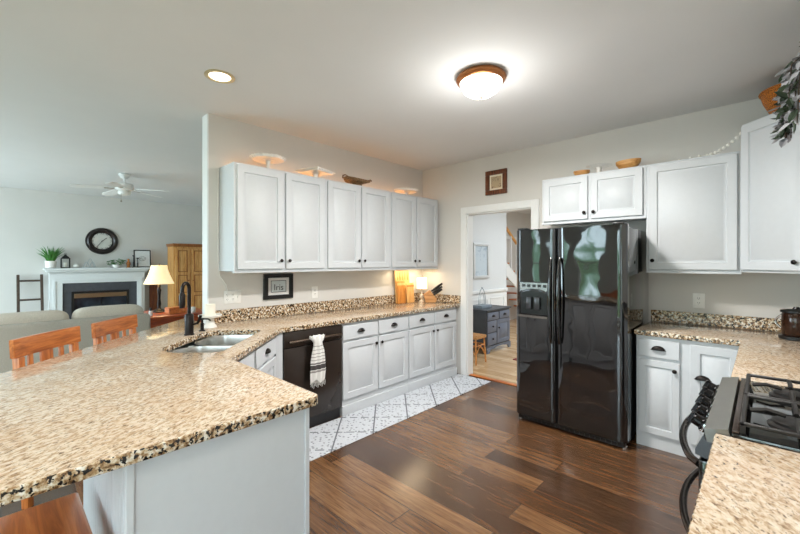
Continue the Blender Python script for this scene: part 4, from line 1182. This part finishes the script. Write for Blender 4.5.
b = B(); me = text_bm('home', .07); add_mesh(b, me, M @ Matrix.Translation((.0132, 0, .19)) @ Matrix.Rotation(PI/2, 4, 'Z') @ Matrix.Rotation(PI/2, 4, 'X'))
b.bm.free()
b = B(); b.tube([(.0145, .06*math.cos(2*PI*i/20), .18+.045*math.sin(2*PI*i/20)) for i in range(21)], .003, 4, cap=False); b.tube([(.0145, -.04+.09*i/8, .17+.03*math.sin(i)) for i in range(9)], .003, 4)
o = b.obj('sketch', paint('sketch_grey', (140, 144, 146), .6), t); o.matrix_local = M
# clock
t = thing('wall_clock', 'round wall clock with a thick dark rim above the mantel', 'clock', (X0+.002, -2.705, 1.865), PI/2)
RM = Matrix.Rotation(PI/2, 4, 'X')
b = B(); b.lathe([(.16, 0), (.25, 0), (.262, .012), (.25, .035), (.235, .030), (.215, .045), (.20, .04), (.18, .02), (.16, .02)], n=56, M=RM, closed=True); b.obj('rim', paint('clock_rim', (42, 34, 32), .3, .2), t)
b = B(); b.lathe([(0, .004), (.181, .004), (.181, .012), (0, .012)], n=48, M=RM); b.obj('face', paint('clock_face', (206, 204, 196), .6), t)
b = B()
for k, n_ in enumerate(('XII', 'I', 'II', 'III', 'IIII', 'V', 'VI', 'VII', 'VIII', 'IX', 'X', 'XI')):
    a = -2*PI*k/12
    me = text_bm(n_, .048)
    add_mesh(b, me, Matrix.Rotation(a, 4, 'Y') @ Matrix.Translation((0, -.0132, .148)) @ RM)
b.obj('numerals', BLACK, t, smooth=0)
b = B(); b.box(-.005, -.0165, -.02, .005, -.0145, .10, M=Matrix.Rotation(math.radians(48), 4, 'Y')); b.box(-.004, -.0185, -.02, .004, -.017, .15, M=Matrix.Rotation(math.radians(216), 4, 'Y')); b.lathe([(.01, .0143), (.01, .02), (0, .02)], n=12, M=RM); b.obj('hands', BLACK, t, smooth=0)
# ladder
t = thing('blanket_ladder', 'dark wooden blanket ladder leaning on the wall left of the fireplace', 'ladder', (X0+.40, -3.735, 0))
M = Matrix.Rotation(-.26, 4, 'Y')
for s in (-1, 1):
    b = B(); b.box(-.018, s*.15-.02, 0.006, .018, s*.15+.02, 1.27, .004, M=M); b.obj('rail', DARKW, t)
for z in (.22, .52, .82, 1.16):
    b = B(); b.tube([tuple(M @ Vector((0, -.1295, z))), tuple(M @ Vector((0, .1295, z)))], .017, 8); b.obj('rung', DARKW, t)
# armoire
t = thing('armoire', 'knotty pine armoire with panelled doors in the living room corner', 'armoire', (-5.42, -.96, 0), PI/2)
aw = .64
def ax_(v): return v
b = B(); b.box(-aw, .02, .08, 0, .42, 1.78, .004); b.box(-aw, .03, 0, 0, .41, .08); b.obj('carcass', PINE, t, smooth=0)
b = B(); b.box(-aw-.02, -.03, 1.7805, .02, .43, 1.81, .01); b.box(-aw-.03, -.05, 1.8105, .03, .43, 1.84, .012); b.obj('cornice', PINED, t)
for k in range(2):
    x = -aw+.03+k*(aw/2-.01)
    w_ = aw/2-.04
    b = B(); b.box(x, -.005, .35, x+w_, .0195, 1.74, .003); d_ = b.obj('door', PINE, t, smooth=0)
    for z0, h_ in ((.40, .34), (.80, .38), (1.24, .46)):
        b = B()
        for a in ((x+.05, z0, x+w_-.05, z0+.018), (x+.05, z0+h_-.018, x+w_-.05, z0+h_), (x+.05, z0+.018, x+.066, z0+h_-.018), (x+w_-.066, z0+.018, x+w_-.05, z0+h_-.018)): b.box(a[0], -.016, a[1], a[2], -.0055, a[3])
        b.obj('panel_moulding', PINED, d_, smooth=0)
    b = B(); b.lathe([(.01, 0), (.016, .02), (0, .03)], n=12, M=Matrix.Translation((x+(w_-.03 if k == 0 else .03), -.006, 1.06)) @ RM); b.obj('knob', PINED, d_)
b = B(); b.box(-aw+.03, -.005, .1, -.03, .0195, .33, .003); b.obj('drawer', PINE, t)
# leaning panel beside mantel
t = thing('arched_mirror', 'slim brown arched frame standing between the mantel and the lamp', 'mirror', (-5.93, -1.86, 0), PI/2)
pts = [(-.06, 0), (.10, 0), (.10, 1.28)]+[(.02+.08*math.cos(PI*i/10), 1.28+.07*math.sin(PI*i/10)) for i in range(1, 10)]+[(-.06, 1.28)]
b = B(); b.prism(pts, 0, .03, .004, M=Matrix.Rotation(PI/2, 4, 'X')); b.obj('frame', FRAMEW, t)
# side table and lamp
t = thing('side_table', 'reddish wooden side table carrying the table lamp beside the sofa', 'table', (-2.98, -2.30, 0))
b = B(); b.box(-.45, -.52, .668, .45, .42, .70, .008); b.obj('top', CHERRY, t)
b = B(); b.box(-.41, -.48, .50, .41, .38, .6675, .004); b.obj('apron', CHERRY, t, smooth=0)
for sx in (-1, 1):
    for yy in (-.46, .36):
        b = B(); b.box(sx*.38-.03, yy-.02, 0, sx*.38+.03, yy+.04, .4995, .004); b.obj('leg', CHERRY, t, smooth=0)
t = thing('table_lamp', 'lit table lamp with a cream bell shade on the reddish side table', 'lamp', (-3.10, -2.46, .7005))
b = B(); b.lathe([(.10, 0), (.10, .012), (.07, .03), (.03, .05), (.02, .07), (.028, .12), (.018, .2), (.024, .3), (.03, .33), (.018, .36), (.022, .40), (.01, .42), (.008, .47)], n=20); b.obj('base', BRONZE, t)
b = B()
n = 32; rr = []
for r_, z in ((.200, .425), (.182, .46), (.140, .56), (.115, .64), (.105, .70)):
    rr.append(b.ring([(r_*math.cos(2*PI*i/n), r_*math.sin(2*PI*i/n), z) for i in range(n)]))
for p, q in zip(rr, rr[1:]): b.bridge(p, q)
b.obj('lamp_shade', paint('cream_lit_shade', (255, 236, 196), .8, emit=.75, ecol=(255, 222, 168)), t, smooth=80)
b = B(); b.lathe([(.006, .47), (.006, .71), (.012, .715), (0, .73)], n=10); b.obj('finial', BRONZE, t)
pl = bpy.data.lights.new('table_lamp_bulb', 'POINT'); pl.energy = 7; pl.color = (1, .8, .55); pl.shadow_soft_size = .05
po = bpy.data.objects.new('table_lamp_bulb', pl); po.location = (-3.10, -2.46, 1.25); COL.objects.link(po)
t = thing('wooden_box', 'small orange wooden box on the side table', 'box', (-2.80, -2.33, .7005), .25)
b = B(); b.box(-.06, -.12, 0, .06, .12, .075, .004); b.obj('body', STOOLW, t, smooth=0)
b = B(); b.box(-.063, -.123, .0755, .063, .123, .09, .004); b.obj('lid', STOOLW, t, smooth=0)
t = thing('pill_bottle', 'small black and white bottle left of the table lamp', 'bottle', (-2.72, -2.66, .7005))
b = B(); b.lathe([(.025, 0), (.025, .06), (.015, .07), (0, .07)], n=14); b.obj('body', PLASTIC, t)
b = B(); b.lathe([(.016, .0705), (.016, .11), (0, .11)], n=14); b.obj('cap', BLACK, t)
t = thing('white_jar', 'small white jar at the right of the wooden box on the side table', 'jar', (-2.66, -2.14, .7005))
b = B(); b.lathe([(.035, 0), (.04, .01), (.04, .07), (.03, .085), (0, .088)], n=16); b.obj('body', WHITE, t)

# ceiling fan
t = thing('ceiling_fan', 'white ceiling fan in the living room', 'ceiling fan', (-3.31, -2.85, CEIL), 0)
b = B(); b.lathe([(.07, -.001), (.075, -.02), (.05, -.06), (.018, -.075), (.014, -.08), (.014, -.13), (.05, -.135), (.11, -.15), (.12, -.19), (.115, -.235), (.08, -.25), (0, -.25)], n=28); b.obj('motor', TRIM, t)
b = B(); b.lathe([(.075, -.251), (.085, -.27), (.07, -.305), (.03, -.32), (0, -.322)], n=24); b.obj('light_bowl', paint('frosted_white', (236, 236, 232), .4), t)
b = B(); b.tube([(.05, -.05, -.29), (.05, -.05, -.40)], .003, 5); b.sphere((.05, -.05, -.41), .012); b.obj('pull_chain', paint('chain_brass', (150, 140, 120), .4, .6), t)
for k in range(5):
    a = math.radians(262+72*k)
    M = Matrix.Rotation(a, 4, 'Z') @ Matrix.Translation((0, 0, -.215)) @ Matrix.Rotation(.16, 4, 'X') @ Matrix.Rotation(.05, 4, 'Y')
    b = B(); b.prism([(.20, -.055), (.56, -.07), (.60, -.055), (.62, 0), (.60, .055), (.56, .07), (.20, .055)], -.004, .004, .001, M=M); bl_ = b.obj('blade', TRIM, t, smooth=0)
    b = B(); b.box(.10, -.02, -.008, .24, .02, -.0042, .001, 1, M=M); b.obj('bracket', paint('fan_bracket', (170, 160, 148), .4, .3), bl_, smooth=0)
t = thing('smoke_detector', 'white round smoke detector on the living room ceiling behind the fan', 'smoke detector', (-5.45, -2.72, CEIL))
b = B(); b.lathe([(.07, -.001), (.07, -.025), (.055, -.04), (0, -.042)], n=24); b.obj('cover', PLASTIC, t)

# ================================================================== HALL
t = thing('sideboard', 'blue grey painted sideboard with drawers seen through the doorway', 'sideboard', (.33, 1.17, 0), PI/2)
sl_ = .76
b = B(); b.box(0, .0, .10, sl_, .40, .665, .004); b.obj('carcass', NAVY_SHADE, t, smooth=0)
b = B(); b.box(-.02, -.025, .6655, sl_+.02, .41, .69, .006); b.obj('top', NAVY_SHADE, t, smooth=0)
b = B(); b.prism([(0, .10), (0, .0), (.06, .0), (.09, .05), (.3, .08), (sl_-.3, .08), (sl_-.09, .05), (sl_-.06, 0), (sl_, 0), (sl_, .10)], 0, .02, M=Matrix.Rotation(PI/2, 4, 'X')); b.obj('scalloped_base', NAVY, t, smooth=0)
for k in range(2):
    b = B(); b.box(.02+k*.37, -.018, .52, .36+k*.37, -.0005, .64, .006, 2); d_ = b.obj('drawer', NAVY, t)
    cup_pull(d_, .19+k*.37, .585, -.018)
b = B(); b.box(.02, -.018, .325, .29, -.0005, .505, .006, 2); d_ = b.obj('drawer', NAVY, t); knob(d_, .155, .42, -.018)
b = B(); b.box(.02, -.018, .125, .29, -.0005, .31, .006, 2); d_ = b.obj('drawer', NAVY, t); knob(d_, .155, .22, -.018)
b = B(); b.panel(.42, .38, .018, frame=.05, M=Matrix.Translation((.315, -.0005, .125))); d_ = b.obj('door', NAVY, t); knob(d_, .345, .38, -.0185)
t = thing('wire_ornament', 'round wire ornament on a tray on top of the hall sideboard', 'ornament', (.10, 1.42, .6905))
b = B(); b.box(-.09, -.16, 0, .09, .16, .05, .006); b.obj('tray', paint('grey_tray', (128, 140, 150), .4, var=.2), t)
b = B(); b.tube([(0, .11*math.cos(PI*i/18), .05+.27*math.sin(PI*i/18)) for i in range(19)], .006, 6); b.tube([(.0, .07*math.cos(PI*i/18), .05+.2*math.sin(PI*i/18)) for i in range(19)], .005, 6); b.sphere((0, 0, .33), .014); b.obj('wire', paint('silver_wire', (170, 176, 180), .3, .6), t)
t = thing('framed_picture', 'pale framed picture on the white hall wall above the sideboard', 'picture frame', (-.118, 1.74, 1.475), PI/2)
b = B()
for a in ((-.27, -.31, .24, -.26), (-.27, .26, .24, .31), (-.27, -.26, -.22, .26), (.19, -.26, .24, .26)): b.box(a[0], -.03, a[1], a[2], 0, a[3], .005)
b.obj('frame', paint('silver_frame', (206, 208, 208), .4, .2), t)
b = B(); b.box(-.2195, -.01, -.2595, .1895, -.002, .2595); b.obj('print', art_mat('pale_blue_print', (190, 202, 210), (160, 176, 190), 6), t, smooth=0)
# wicker stool
t = thing('wicker_stool', 'small woven rattan stool just inside the doorway', 'stool', (.44, .62, 0), 0)
RAT = wicker('rattan_weave', (166, 104, 48), (224, 170, 104))
b = B(); b.box(-.14, -.14, .355, .14, .14, .40, .012); b.obj('seat', RAT, t)
RATD = paint('rattan_cane', (196, 132, 70), .5, var=.2)
for sx in (-1, 1):
    for sy in (-1, 1):
        b = B(); b.tube([(sx*.11, sy*.11, .3545), (sx*.13, sy*.13, 0)], .012, 8); b.obj('leg', RATD, t)
for a in range(4):
    M = Matrix.Rotation(a*PI/2, 4, 'Z')
    b = B(); b.tube([tuple(M @ Vector((-.118, -.118, .26))), tuple(M @ Vector((.118, -.118, .26)))], .009, 6); b.tube([tuple(M @ Vector((-.11+.22*i/12, -.119, .13+.11*math.sin(PI*i/12)))) for i in range(13)], .007, 6); b.obj('brace', RATD, t)
b = B(); b.box(.80, 1.12, .001, 1.5, 1.62, .012, .003)
tag(b.obj('door_mat', paint('dark_red_mat', (118, 42, 40), .95, var=.2, nscale=80), smooth=0), 'dark red mat on the pale hall floor beside the refrigerator', 'mat')
# staircase with railing
t = thing('staircase', 'staircase with white stringer and wooden handrail at the back of the hall', 'staircase', (-.75, 3.3, 0), 0)
ns = 9
def step_pt(k): return (k*.26, 1.62-(k+1)*.18)
b = B()
for k in range(ns): y, z = step_pt(k); b.box(-.33, y, max(0, z-.03), .22, y+.28, z, .004)
b.obj('treads', STOOLW, t, smooth=0)
b = B(); b.prism([(0, 1.50), (0, 1.20), (2.1, -.0+.0), (2.34, 0), (2.34, .04)], 0, .03, M=Matrix(((0, 0, 1, .222), (1, 0, 0, 0), (0, 1, 0, 0), (0, 0, 0, 1)))); b.obj('stringer', TRIM, t, smooth=0)
for k in range(ns):
    y, z = step_pt(k)
    b = B(); b.box(.19, y+.11, z+.001, .215, y+.135, z+.78, .002, 1); b.obj('baluster', TRIM, t, smooth=0)
b = B(); y, z = step_pt(0); y2, z2 = step_pt(ns-1); b.tube([(.2, y+.1, z+.80), (.2, y2+.14, z2+.80)], .03, 8); b.obj('handrail', PINE, t)
